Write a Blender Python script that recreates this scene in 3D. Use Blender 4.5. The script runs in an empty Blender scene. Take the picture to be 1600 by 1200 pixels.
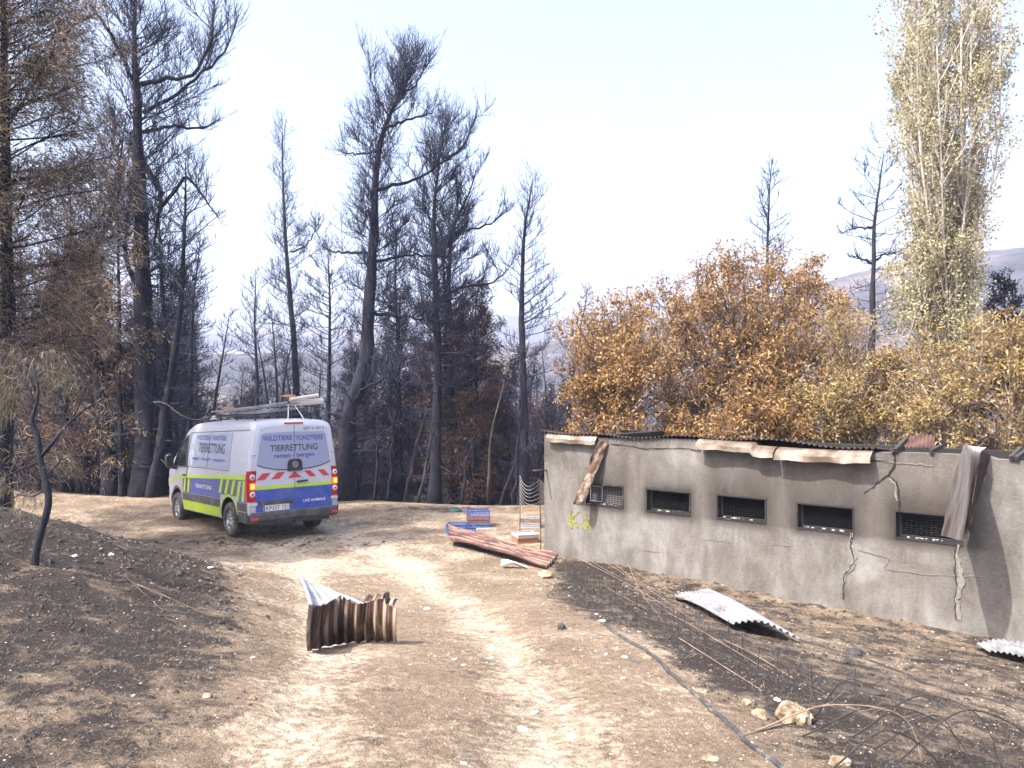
import bpy, math, random
import numpy as np
from mathutils import Vector, Matrix, Euler

# ------------------------------------------------------------------ camera, sky, sun, exposure
SC = bpy.context.scene
COL = SC.collection
EYE = 3.0
FPX = 1256.0
cam_d = bpy.data.cameras.new('camera'); cam = bpy.data.objects.new('camera', cam_d); COL.objects.link(cam)
cam_d.sensor_width = 36.0; cam_d.lens = FPX/1600*36; cam_d.clip_start = .05; cam_d.clip_end = 6000
PITCH = math.atan(9/FPX)
cam.location = (0, 0, EYE); cam.rotation_euler = (math.radians(90)+PITCH, 0, 0)
SC.camera = cam
SUN_EL = math.radians(54); SUN_V = np.array([-.85, -.53]); SUN_V = SUN_V/np.linalg.norm(SUN_V)
S3 = np.array([SUN_V[0]*math.cos(SUN_EL), SUN_V[1]*math.cos(SUN_EL), math.sin(SUN_EL)])
W = bpy.data.worlds.new('World'); SC.world = W; W.use_nodes = True
wn = W.node_tree.nodes; wl = W.node_tree.links
sky = wn.new('ShaderNodeTexSky'); sky.sky_type = 'NISHITA'; sky.sun_disc = False
sky.sun_elevation = SUN_EL; sky.sun_rotation = math.atan2(SUN_V[0], SUN_V[1])
sky.air_density = 1.0; sky.dust_density = 8.0; sky.ozone_density = 1.0; sky.altitude = 300
wl.new(sky.outputs[0], wn['Background'].inputs[0]); wn['Background'].inputs[1].default_value = .15
sl = bpy.data.lights.new('sun', 'SUN'); so = bpy.data.objects.new('sun', sl); COL.objects.link(so)
sl.energy = 3.3; sl.angle = math.radians(.5); sl.color = (1, .94, .85)
so.rotation_euler = Vector(S3).to_track_quat('Z', 'Y').to_euler(); so.location = (-20, -10, 40)
SC.view_settings.view_transform = 'Standard'; SC.view_settings.look = 'None'
SC.view_settings.exposure = 1.88; SC.view_settings.gamma = 1
SC.cycles.max_bounces = 6; SC.cycles.transparent_max_bounces = 8; SC.cycles.volume_bounces = 0

# ------------------------------------------------------------------ noise and unprojection
def _hash(ix, iy, seed):
    v = np.sin(ix*127.1+iy*311.7+seed*74.7)*43758.5453
    return v-np.floor(v)
def vnoise(x, y, s, seed=0):
    x = np.asarray(x, float)/s; y = np.asarray(y, float)/s
    ix = np.floor(x); iy = np.floor(y); fx = x-ix; fy = y-iy
    fx = fx*fx*(3-2*fx); fy = fy*fy*(3-2*fy)
    a = _hash(ix, iy, seed); b = _hash(ix+1, iy, seed); c = _hash(ix, iy+1, seed); d = _hash(ix+1, iy+1, seed)
    return (a*(1-fx)+b*fx)*(1-fy)+(c*(1-fx)+d*fx)*fy-.5
def fbm(x, y, s, seed=0, o=4):
    r = 0; a = 1
    for i in range(o):
        r = r+a*vnoise(x, y, s, seed+i*13); s *= .5; a *= .5
    return r
def sst(a, b, x):
    t = np.clip((x-a)/(b-a), 0, 1); return t*t*(3-2*t)
def at(px, py, Y):
    return np.array([(px-800)/FPX*Y, Y, EYE-(py-609)/FPX*Y])

CP = np.array([
 (.57,14.2,.04),(2,13,.02),(3.5,11.7,.01),(6.05,9.5,-.02),(9,7,-.05),(12,4.4,-.1),(5,18,0),(10,14,0),(15,8,-.1),(16,20,0),
 (-6,16.6,0),(-4.2,17.6,.0),(-7.8,18.6,-.03),(-3,14.5,.08),(0,16.3,.03),(0,20,.02),(-4,21.5,.05),(-9,22,.1),(-14,22.5,.2),(-20,23,.4),(4,22,0),
 (0,25.5,-.9),(-8,26,-.9),(-18,27,-.7),(8,26,-.8),(0,34,-1.5),(-12,34,-1.4),(12,34,-1.4),(0,46,-1.4),(-20,46,-1.3),(20,46,-1.3),(0,60,-.75),(-20,60,-.7),(20,60,-.7),(-40,60,-.7),(40,60,-.7),(40,30,-.5),(-40,30,0),
 (0,-4,1.6),(-4,-4,1.9),(4,-4,1.2),(-12,-4,2.2),(12,-4,0),
 (0,0,1.5),(0,3,1.36),(-.4,5,1.14),(-.6,7,.85),(-1.2,9,.57),(-2,12,.2),
 (-2.0,4,1.38),(-4,6,1.5),(-6.05,9.5,1.62),(-5,9,1.5),(-4.2,9,1.2),(-2.9,8,.95),(-4.6,11.3,.62),(-8,12.8,.75),(-9,14.8,.15),(-12,16,.3),(-12,10,1.7),(-10,4,2.0),(-20,12,1.6),
 (.72,6.5,1.0),(1.33,3.9,1.18),(.3,9.5,.56),(2.5,9,.4),(1.7,5,.98),(2.8,4.4,.9),(4,7.5,.36),(6,4.4,.5),(-6,13.3,.22)], float)
def _tps(CP):
    n = len(CP); P = CP[:, :2]
    D = np.linalg.norm(P[:, None]-P[None], axis=2)
    K = np.where(D > 0, D*D*np.log(D+1e-9), 0)+np.eye(n)*.3
    A = np.zeros((n+3, n+3)); A[:n, :n] = K; A[:n, n] = 1; A[:n, n+1:] = P; A[n, :n] = 1; A[n+1:, :n] = P.T
    return np.linalg.solve(A, np.r_[CP[:, 2], 0, 0, 0])
TW = _tps(CP)
def h(x, y, detail=True):
    x = np.atleast_1d(np.asarray(x, float)); y = np.atleast_1d(np.asarray(y, float)); sh = x.shape
    x = x.ravel(); y = y.ravel()
    xc = np.clip(x, -45, 45); yc = np.clip(y, -6, 62); z = np.zeros_like(xc)
    n = len(CP)
    for i in range(n):
        d2 = (xc-CP[i, 0])**2+(yc-CP[i, 1])**2
        z += TW[i]*.5*d2*np.log(d2+1e-12)
    z += TW[n]+TW[n+1]*xc+TW[n+2]*yc
    r = np.hypot(x, y)
    z = z-22*sst(75, 260, r)
    if detail:
        near = 1-sst(25, 60, r)
        bank = sst(-1.6, -3.4, x)*sst(14, 11, y)
        foot = np.exp(-(((x-.57)*-.65+(y-14.2)*-.76)/.35)**2)*(x > .3); z = z+foot*near*(.05+.09*fbm(x, y, .7, 61, 3))
        wall = sst(.4, 2.2, (x-.57)*-.65+(y-14.2)*-.76)
        z = z+near*(fbm(x, y, 1.6, 3)*.05+fbm(x, y, .35, 9, 3)*(.022+.05*bank))*(.35+.65*wall)+(1-near)*fbm(x, y, 9, 5)*.35
        # wheel ruts
        z = z-(.055+.05*fbm(x, y, .5, 17, 3))*tracks(x, y)*near
    return z.reshape(sh)
TR1 = np.array([(-1.0,1),(-1.06,4.2),(-1.5,6.3),(-2.3,9.2),(-3.0,11.6),(-4.3,15),(-5.5,18)])
TR2 = np.array([(.3,1),(.2,4.4),(0,6),(-.5,8.8),(-1.5,12.5),(-2.8,15.5),(-4,18)])
def dpoly(x, y, P):
    d = np.full(np.shape(x), 1e9)
    for a, b in zip(P[:-1], P[1:]):
        ab = b-a; t = np.clip(((x-a[0])*ab[0]+(y-a[1])*ab[1])/(ab@ab), 0, 1)
        d = np.minimum(d, np.hypot(x-a[0]-t*ab[0], y-a[1]-t*ab[1]))
    return d
def tracks(x, y):
    return np.exp(-(dpoly(x, y, TR1)/.3)**2)+np.exp(-(dpoly(x, y, TR2)/.3)**2)
def G(px, py, up=0.0):
    Y = np.linspace(1.5, 80, 6000); X = (px-800)/FPX*Y; Z = EYE-(py-609)/FPX*Y
    k = np.argmax(Z < h(X, Y))
    return np.array([X[k], Y[k], float(h(X[k], Y[k])[0])+up])

# ------------------------------------------------------------------ mesh building
def mesh_np(name, V, polys, mats, midx=None, smooth=False):
    """V (n,3); polys list of int arrays (m,k)."""
    me = bpy.data.meshes.new(name)
    V = np.asarray(V, np.float32).reshape(-1, 3)
    me.vertices.add(len(V)); me.vertices.foreach_set('co', V.ravel())
    tot = sum(p.size for p in polys); npol = sum(len(p) for p in polys)
    if npol:
        me.loops.add(tot); me.polygons.add(npol)
        me.loops.foreach_set('vertex_index', np.concatenate([p.ravel() for p in polys]).astype(np.int32))
        sizes = np.concatenate([np.full(len(p), p.shape[1]) for p in polys]); st = np.r_[0, np.cumsum(sizes)[:-1]]
        me.polygons.foreach_set('loop_start', st.astype(np.int32))
        try: me.polygons.foreach_set('loop_total', sizes.astype(np.int32))
        except Exception: pass
        if midx is not None: me.polygons.foreach_set('material_index', np.concatenate(midx).astype(np.int32))
        me.polygons.foreach_set('use_smooth', np.full(npol, smooth))
    for m in (mats if isinstance(mats, (list, tuple)) else [mats]): me.materials.append(m)
    me.update(calc_edges=True); me.validate()
    return me

class MB:
    def __init__(s): s.V = []; s.F = []; s.M = []; s.n = 0
    def add(s, V, F, m=0):
        V = np.asarray(V, float).reshape(-1, 3); F = np.asarray(F, int)
        if len(F) == 0: return
        s.F.append(F+s.n); s.M.append(np.full(len(F), m)); s.V.append(V); s.n += len(V)
    def poly(s, pts, m=0): s.add(pts, [list(range(len(pts)))], m)
    def segs(s, P0, P1, r0, r1, k=3, m=0):
        P0 = np.asarray(P0, float).reshape(-1, 3); P1 = np.asarray(P1, float).reshape(-1, 3); N = len(P0)
        if N == 0: return
        r0 = np.broadcast_to(r0, (N,)); r1 = np.broadcast_to(r1, (N,))
        d = P1-P0; d /= (np.linalg.norm(d, axis=1, keepdims=True)+1e-9)
        ref = np.where(np.abs(d[:, 2:3]) < .9, [[0, 0, 1.]], [[1., 0, 0]])
        a = np.cross(d, ref); a /= (np.linalg.norm(a, axis=1, keepdims=True)+1e-9); b = np.cross(d, a)
        th = np.arange(k)*2*np.pi/k
        ring = a[:, None]*np.cos(th)[None, :, None]+b[:, None]*np.sin(th)[None, :, None]
        V = np.concatenate([P0[:, None]+ring*r0[:, None, None], P1[:, None]+ring*r1[:, None, None]], 1)
        q = np.array([[i, (i+1) % k, k+(i+1) % k, k+i] for i in range(k)])
        s.add(V, (np.arange(N)[:, None, None]*2*k+q[None]).reshape(-1, 4), m)
    def tube(s, P, R, k=8, m=0, cap=True, jit=0, rng=None):
        P = np.asarray(P, float); n = len(P); R = np.broadcast_to(R, (n,))
        d = np.gradient(P, axis=0); d /= (np.linalg.norm(d, axis=1, keepdims=True)+1e-9)
        ref = np.array([0, 0, 1.]) if abs(d[0, 2]) < .8 else np.array([1., 0, 0])
        a = np.cross(d, ref); a /= (np.linalg.norm(a, axis=1, keepdims=True)+1e-9); b = np.cross(d, a)
        th = np.arange(k)*2*np.pi/k
        V = (P[:, None]+(a[:, None]*np.cos(th)[None, :, None]+b[:, None]*np.sin(th)[None, :, None])*(R[:, None]*(1+(rng.normal(size=(n, k))*jit if jit else 0)))[:, :, None]).reshape(-1, 3)
        F = [[i*k+j, i*k+(j+1) % k, (i+1)*k+(j+1) % k, (i+1)*k+j] for i in range(n-1) for j in range(k)]
        n0 = s.n; s.add(V, F, m)
        if cap: s.F.append(np.array([[n0+j for j in range(k)][::-1]])); s.M.append(np.array([m])); s.F.append(np.array([[n0+(n-1)*k+j for j in range(k)]])); s.M.append(np.array([m]))
    def box(s, c, sz, m=0, R=None):
        c = np.asarray(c, float); sz = np.asarray(sz, float)/2
        V = np.array([[x, y, z] for x in (-1, 1) for y in (-1, 1) for z in (-1, 1)])*sz
        if R is not None: V = V@np.asarray(R).T
        s.add(V+c, [[0, 1, 3, 2], [4, 6, 7, 5], [0, 4, 5, 1], [2, 3, 7, 6], [0, 2, 6, 4], [1, 5, 7, 3]], m)
    def bar(s, a, b, w, t, m=0, up=(0, 0, 1)):
        a = np.asarray(a, float); b = np.asarray(b, float); d = b-a; L = np.linalg.norm(d); d = d/L
        u = np.asarray(up, float); sd = np.cross(d, u)
        if np.linalg.norm(sd) < 1e-3: sd = np.cross(d, [1, 0, 0])
        sd /= np.linalg.norm(sd); u = np.cross(sd, d)
        s.box((a+b)/2, (L, w, t), m, np.stack([d, sd, u], 1))
    def grid(s, P, m=0):
        P = np.asarray(P, float); a, b = P.shape[:2]; I = np.arange(a*b).reshape(a, b)
        s.add(P.reshape(-1, 3), np.stack([I[:-1, :-1], I[1:, :-1], I[1:, 1:], I[:-1, 1:]], -1).reshape(-1, 4), m)
    def prism(s, poly, y0, y1, m=0, axis=1, mside=None):
        """poly of 2d points in the plane normal to axis (1: x,z), extruded y0->y1"""
        poly = np.asarray(poly, float); n = len(poly)
        def lift(v):
            o = np.zeros((n, 3)); o[:, [i for i in range(3) if i != axis]] = poly; o[:, axis] = v; return o
        V = np.r_[lift(y0), lift(y1)]; n0 = s.n
        s.add(V, [list(range(n))[::-1]], m)
        s.F.append(np.array([[n0+n+i for i in range(n)]])); s.M.append(np.array([m]))
        s.F.append(np.array([[n0+i, n0+(i+1) % n, n0+n+(i+1) % n, n0+n+i] for i in range(n)])); s.M.append(np.full(n, m if mside is None else mside))
    def lathe(s, prof, c, axis, k=20, m=0):
        """prof list of (r, t along axis)"""
        ax = np.asarray(axis, float); ax /= np.linalg.norm(ax)
        ref = np.array([0, 0, 1.]) if abs(ax[2]) < .8 else np.array([1., 0, 0]); a = np.cross(ax, ref); a /= np.linalg.norm(a); b = np.cross(ax, a)
        th = np.arange(k+1)*2*np.pi/k
        P = np.array([[np.asarray(c)+ax*t+(a*np.cos(x)+b*np.sin(x))*r for x in th] for r, t in prof]); s.grid(P, m)
    def build(s, name, mats, parent=None, smooth=False, loc=None, recalc=False):
        me = mesh_np(name, np.concatenate(s.V) if s.V else np.zeros((0, 3)), s.F, mats, s.M if s.F else None, smooth)
        if recalc:
            import bmesh
            bm = bmesh.new(); bm.from_mesh(me); bmesh.ops.recalc_face_normals(bm, faces=bm.faces); bm.to_mesh(me); bm.free()
        return link(name, me, parent, loc)
def link(name, me, parent=None, loc=None):
    o = bpy.data.objects.new(name, me); COL.objects.link(o)
    if parent is not None: o.parent = parent
    if loc is not None: o.location = loc
    return o
def tag(o, label, cat, group=None):
    o['label'] = label; o['category'] = cat
    if group: o['group'] = group
    return o
def empty(name, label, cat, loc=(0, 0, 0), rz=0, group=None):
    o = bpy.data.objects.new(name, None); COL.objects.link(o); o.location = loc; o.rotation_euler = (0, 0, rz)
    return tag(o, label, cat, group)
def copy_tree(o, parent=None):
    c = o.copy(); COL.objects.link(c); c.parent = parent
    for ch in [x for x in KIDS.get(o.name, [])]: copy_tree(ch, c)
    return c
KIDS = {}
def recenter(o, p):
    """Put a finished world-space mesh's origin at p."""
    p = Vector(p); o.data.transform(Matrix.Translation(-p)); o.location = p; return o

# ------------------------------------------------------------------ materials
def mat(name, col=(.5, .5, .5), rough=.8, metal=0, build=None, spec=None, coat=0):
    m = bpy.data.materials.new(name); m.use_nodes = True; b = m.node_tree.nodes['Principled BSDF']
    b.inputs['Base Color'].default_value = (*col, 1); b.inputs['Roughness'].default_value = rough; b.inputs['Metallic'].default_value = metal
    if spec is not None: b.inputs['Specular IOR Level'].default_value = spec
    if coat: b.inputs['Coat Weight'].default_value = coat; b.inputs['Coat Roughness'].default_value = .08
    if build: build(m.node_tree, b)
    return m
def N(t, kind, **kw):
    n = t.nodes.new('ShaderNode'+kind)
    for k, v in kw.items():
        if k in n.inputs: n.inputs[k].default_value = v
        else: setattr(n, k, v)
    return n
def ramp(t, src, stops, interp='LINEAR'):
    r = t.nodes.new('ShaderNodeValToRGB'); r.color_ramp.interpolation = interp
    while len(r.color_ramp.elements) < len(stops): r.color_ramp.elements.new(.5)
    for e, (p, c) in zip(r.color_ramp.elements, stops): e.position = p; e.color = (*c, 1) if len(c) == 3 else c
    t.links.new(src, r.inputs[0]); return r.outputs[0]
def coords(t, kind='Object', scale=None):
    tc = N(t, 'TexCoord')
    if scale is None: return tc.outputs[kind]
    mp = N(t, 'Mapping'); mp.inputs['Scale'].default_value = scale; t.links.new(tc.outputs[kind], mp.inputs[0]); return mp.outputs[0]
def noise(t, vec, sc, det=6, rough=.6, dist=0):
    n = N(t, 'TexNoise', Scale=sc, Detail=det, Roughness=rough, Distortion=dist); t.links.new(vec, n.inputs['Vector']); return n.outputs[0]
def mix(t, f, a, b, blend='MIX'):
    n = t.nodes.new('ShaderNodeMix'); n.data_type = 'RGBA'; n.blend_type = blend
    for i, v in ((0, f), (6, a), (7, b)):
        if hasattr(v, 'is_linked') or isinstance(v, bpy.types.NodeSocket): t.links.new(v, n.inputs[i])
        else: n.inputs[i].default_value = v if i == 0 else (*v, 1)
    return n.outputs[2]
def math_(t, op, a, b=None, clamp=False):
    n = t.nodes.new('ShaderNodeMath'); n.operation = op; n.use_clamp = clamp
    for i, v in enumerate((a, b)):
        if v is None: continue
        if isinstance(v, bpy.types.NodeSocket): t.links.new(v, n.inputs[i])
        else: n.inputs[i].default_value = v
    return n.outputs[0]
def bump(t, b, hgt, st=.5, dist=.02):
    n = N(t, 'Bump', Strength=st, Distance=dist); t.links.new(hgt, n.inputs['Height']); t.links.new(n.outputs[0], b.inputs['Normal'])
def noisy(name, stops, sc=4, rough=.85, metal=0, bst=.4, bd=.01, det=7, kind='Object', vscale=None, **kw):
    def f(t, b):
        v = coords(t, kind, vscale); n = noise(t, v, sc, det)
        t.links.new(ramp(t, n, stops), b.inputs['Base Color'])
        if bst: bump(t, b, noise(t, v, sc*4, 5), bst, bd)
    return mat(name, rough=rough, metal=metal, build=f, **kw)

def g_ground(t, b):
    v = coords(t, 'Object')
    at_ = N(t, 'Attribute', attribute_name='burn'); ap = N(t, 'Attribute', attribute_name='pale')
    n1 = noise(t, v, 1.3, 9, .62); n2 = noise(t, v, 14, 9, .68); n3 = noise(t, v, 90, 6, .7)
    mm = math_(t, 'ADD', math_(t, 'MULTIPLY', n1, .5), math_(t, 'MULTIPLY', n2, .5))
    soil = ramp(t, mm, [(.38, (.07, .048, .036)), (.45, (.155, .11, .08)), (.53, (.265, .20, .147)), (.63, (.44, .36, .27))])
    straw = ramp(t, n3, [(.36, (.04, .028, .02)), (.46, (.165, .122, .085)), (.56, (.30, .24, .175)), (.66, (.52, .45, .35))])
    soil = mix(t, .5, soil, straw); soil = mix(t, math_(t, 'MULTIPLY', at_.outputs['Fac'], .62, True), soil, mix(t, .5, straw, (.05, .042, .038), 'MULTIPLY'))
    pal = ramp(t, mix(t, .5, n2, n3), [(.37, (.22, .17, .12)), (.48, (.42, .35, .265)), (.58, (.60, .53, .43))])
    pf = math_(t, 'ADD', ap.outputs['Fac'], math_(t, 'MULTIPLY', math_(t, 'SUBTRACT', mm, .5), 2.6), True)
    pf = ramp(t, pf, [(.28, (0, 0, 0)), (.75, (1, 1, 1))])
    soil = mix(t, math_(t, 'MULTIPLY', pf, .85), soil, pal)
    char = ramp(t, n3, [(.32, (.008, .008, .009)), (.5, (.032, .026, .024)), (.62, (.085, .069, .058)), (.75, (.22, .175, .135))])
    nb = noise(t, v, 3.3, 9, .72)
    bf = math_(t, 'ADD', at_.outputs['Fac'], math_(t, 'MULTIPLY', math_(t, 'SUBTRACT', nb, .5), 2.7), True)
    bf = ramp(t, bf, [(.3, (0, 0, 0)), (.68, (1, 1, 1))])
    c = mix(t, bf, soil, char)
    # scattered pale chips
    vo = N(t, 'TexVoronoi', Scale=26.0); t.links.new(v, vo.inputs['Vector'])
    ch = ramp(t, vo.outputs['Distance'], [(.05, (1, 1, 1)), (.16, (0, 0, 0))])
    rnd = N(t, 'SeparateColor'); t.links.new(vo.outputs['Color'], rnd.inputs[0])
    pick = math_(t, 'GREATER_THAN', rnd.outputs[0], .94)
    c = mix(t, math_(t, 'MULTIPLY', ch, pick), c, (.55, .5, .43))
    t.links.new(c, b.inputs['Base Color'])
    n5 = noise(t, v, 5, 6, .7, .8); hh = math_(t, 'ADD', math_(t, 'ADD', math_(t, 'MULTIPLY', n2, 1.0), math_(t, 'MULTIPLY', n3, .4)), math_(t, 'MULTIPLY', n5, 1.2))
    bump(t, b, hh, 1.0, .05)
M = {}
M['ground'] = mat('ground', rough=.95, build=g_ground, spec=.2)
def g_bark(t, b):
    v = coords(t, 'Object'); n = noise(t, v, 3.5, 8, .7); vs = coords(t, 'Object', (9, 9, 1.6)); n2 = noise(t, vs, 2.2, 6, .7)
    c = ramp(t, mix(t, .5, n, n2), [(.35, (.003, .0045, .014)), (.50, (.0075, .009, .023)), (.60, (.030, .024, .026)), (.72, (.11, .075, .055))])  # blue veil of glare put into the charred bark colour
    t.links.new(c, b.inputs['Base Color']); bump(t, b, n2, .9, .05)
M['bark'] = mat('charred_bark', rough=.9, build=g_bark)
M['twig'] = noisy('charred_twig', [(.3, (.010, .014, .038)), (.55, (.019, .023, .054)), (.78, (.07, .055, .06))], 1.2, bst=0)  # same blue veil in the twig colour; near stems go without it
M['twig_brown'] = noisy('scorched_twig', [(.3, (.07, .05, .045)), (.55, (.15, .11, .09)), (.75, (.32, .25, .20))], 1.5, bst=0)
M['near_char'] = noisy('charred_stem', [(.3, (.012, .011, .012)), (.6, (.035, .029, .027)), (.8, (.10, .08, .065))], 8, bst=0)
M['bare'] = noisy('bare_wood', [(.3, (.09, .07, .06)), (.6, (.25, .205, .17))], 6)
M['scorched_wood'] = noisy('scorched_wood', [(.35, (.02, .017, .017)), (.55, (.07, .055, .047)), (.7, (.17, .135, .11))], 3)
M['palebark'] = noisy('poplar_bark', [(.3, (.20, .17, .15)), (.5, (.42, .375, .34)), (.7, (.60, .56, .52))], 3, kind='Object', vscale=(1, 1, .4), bst=.5, bd=.03)
M['brbark'] = noisy('brown_bark', [(.3, (.09, .065, .05)), (.5, (.22, .16, .12)), (.7, (.36, .28, .22))], 5)
def leafmat(name, stops, tr=.35):
    m = bpy.data.materials.new(name); m.use_nodes = True; t = m.node_tree; b = t.nodes['Principled BSDF']
    g = N(t, 'NewGeometry'); c = ramp(t, g.outputs['Random Per Island'], stops)
    n = noise(t, coords(t, 'Object'), .8, 3); c = mix(t, ramp(t, n, [(.35, (0, 0, 0)), (.65, (.35, .35, .35))]), c, stops[0][1])
    t.links.new(c, b.inputs['Base Color']); b.inputs['Roughness'].default_value = .7; b.inputs['Specular IOR Level'].default_value = .25
    tl = N(t, 'BsdfTranslucent'); t.links.new(c, tl.inputs[0]); mx = N(t, 'MixShader'); mx.inputs[0].default_value = tr
    t.links.new(b.outputs[0], mx.inputs[1]); t.links.new(tl.outputs[0], mx.inputs[2]); t.links.new(mx.outputs[0], t.nodes['Material Output'].inputs[0])
    return m
M['leaf_or'] = leafmat('scorched_orange_leaf', [(0, (.13, .07, .033)), (.35, (.31, .165, .052)), (.7, (.45, .28, .105)), (1, (.62, .47, .27))])
M['leaf_ye'] = leafmat('scorched_yellow_leaf', [(0, (.11, .07, .033)), (.35, (.27, .185, .062)), (.7, (.41, .30, .11)), (1, (.57, .48, .28))])
M['leaf_pop'] = leafmat('poplar_leaf', [(0, (.17, .145, .08)), (.35, (.36, .325, .18)), (.7, (.53, .49, .30)), (1, (.72, .68, .50))])
M['needle_br'] = leafmat('scorched_needle', [(0, (.11, .09, .08)), (.5, (.27, .205, .145)), (.85, (.46, .35, .21)), (1, (.62, .49, .29))], .4)
M['needle_rust'] = leafmat('rusty_needle', [(0, (.045, .03, .032)), (.6, (.13, .075, .055)), (1, (.28, .165, .10))], .25)
M['needle_dk'] = leafmat('charred_needle', [(0, (.010, .013, .03)), (.6, (.024, .024, .045)), (1, (.09, .065, .06))], .15)  # bluish veil carried into the charred needle colour too
M['needle_ol'] = leafmat('olive_needle', [(0, (.09, .08, .045)), (.5, (.20, .175, .10)), (1, (.40, .35, .24))], .3)
M['green'] = leafmat('green_sprig', [(0, (.06, .12, .03)), (1, (.16, .26, .07))])

# ------------------------------------------------------------------ ground
def u_axis(n, a, U, c): return c+a*np.sinh(np.linspace(-U, U, n))
gx = u_axis(880, 3.2, 6.5, -.3); gy = u_axis(880, 3.2, 6.5, 6.0)
GX, GY = np.meshgrid(gx, gy)
GZ = h(GX, GY)
road60 = None
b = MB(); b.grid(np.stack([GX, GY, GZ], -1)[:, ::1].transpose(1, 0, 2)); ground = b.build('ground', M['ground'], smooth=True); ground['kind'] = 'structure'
def burnmap(X, Y):
    dw = (X-.57)*-.65+(Y-14.2)*-.76
    edgeL = np.interp(Y, [0, 3, 5, 6.5, 9, 12, 14, 30], [-1.1, -1.25, -1.6, -2.0, -3.0, -4.4, -6.5, -9])
    left = sst(.5, -.8, X-edgeL)*sst(16, 11.5, Y)*(.77+.25*fbm(X, Y, 1.2, 31))
    cor = sst(-1.3, -2.2, X)*sst(5.2, 3.8, Y); left = left*(1-.25*cor)*(1-.28*sst(5.6, 4.2, Y))
    edgeR = np.interp(Y, [0, 3.9, 6.5, 9.5, 13, 20], [1.5, 1.33, .80, .1, .4, .5])
    right = sst(-.05, .6, X-edgeR)*sst(-1.5, .2, dw)*(.47+.30*np.exp(-((X-edgeR-.7)/.7)**2)+.35*fbm(X, Y, 1.5, 41))*sst(14.5, 13, Y)
    back = sst(21.2, 22.8, Y+fbm(X, Y, 3, 8)*1.2)*.95+.45*np.exp(-((Y-20.3-fbm(X, Y, 2, 6))/.9)**2)*sst(-6, -2, X)
    vanz = .35*np.exp(-(((X+6)/5)**2+((Y-16.)/1.6)**2))  # broad oval around the van, darker than the dirt beside it
    road = np.exp(-((np.hypot(X, Y)-62-3*np.sin(X/17))/2.2)**2)*.85
    mid = .12*np.exp(-((X+.5)/.5)**2)*sst(9, 6, Y)
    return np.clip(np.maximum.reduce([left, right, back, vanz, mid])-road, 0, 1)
def palemap(X, Y):
    p = .56*tracks(X, Y)+.35*fbm(X, Y, 1.3, 88, 4)*sst(30, 20, Y)+.42*np.exp(-(((X+3.4)/2.8)**2+((Y-13.)/2.6)**2))+.25*sst(12, 18, Y)*sst(22.5, 19, Y)
    return np.clip(p+.1+np.exp(-((np.hypot(X, Y)-62-3*np.sin(X/17))/2.2)**2)*.8, 0, 1)
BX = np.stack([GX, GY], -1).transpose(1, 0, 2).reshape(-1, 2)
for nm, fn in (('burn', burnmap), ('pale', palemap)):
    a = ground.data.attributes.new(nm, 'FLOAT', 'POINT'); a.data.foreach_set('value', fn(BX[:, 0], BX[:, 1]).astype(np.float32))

# far hills
def g_hill(t, b):
    v = coords(t, 'Object'); n = noise(t, v, .012, 8, .65); n2 = noise(t, v, .06, 9, .8)
    c = ramp(t, n, [(.4, (.03, .03, .045)), (.52, (.085, .075, .085)), (.62, (.23, .185, .15))])
    d = ramp(t, n2, [(.42, (.02, .02, .03)), (.56, (1, 1, 1))])
    t.links.new(mix(t, .85, c, d, 'MULTIPLY'), b.inputs['Base Color']); bump(t, b, n2, 1, 4)
M['hill'] = mat('hillside', rough=1, build=g_hill)
def hills(name, r0, r1, sky_pts, amp, seed, zlow):
    th = np.linspace(math.radians(-62), math.radians(62), 420); rr = np.linspace(0, 1, 60)
    px = 800+FPX*np.tan(np.clip(th, -1.0, 1.0))
    sy = np.interp(px, [p[0] for p in sky_pts], [p[1] for p in sky_pts])
    el = (609-sy)/FPX
    R = r0+(r1-r0)*rr[:, None]+0*th[None]; X = R*np.sin(th)[None]; Y = R*np.cos(th)[None]
    top = EYE+el[None]*r1*.92*np.cos(th)[None]
    Z = zlow+(top-zlow)*sst(0, .92, rr)[:, None]*(1-.25*sst(.92, 1, rr)[:, None])+fbm(X, Y, amp*9, seed, 5)*amp*sst(0, .3, rr)[:, None]*(1-.6*sst(.6, .9, rr)[:, None])
    Z[-1] = -60
    b = MB(); b.grid(np.stack([X, Y, Z], -1)); o = b.build(name, M['hill'], smooth=True); o['kind'] = 'structure'
hills('hills', 700, 1500, [(-800, 470), (0, 505), (300, 520), (470, 514), (620, 503), (770, 494), (900, 497), (1100, 480), (1300, 500), (2400, 520)], 40, 3, -30)
hills('hill', 150, 560, [(-800, 540), (300, 556), (700, 548), (800, 538), (880, 530), (1000, 515), (1200, 468), (1313, 433), (1400, 411), (1500, 403), (1577, 393), (1700, 380), (2400, 340)], 9, 11, -26)

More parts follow.
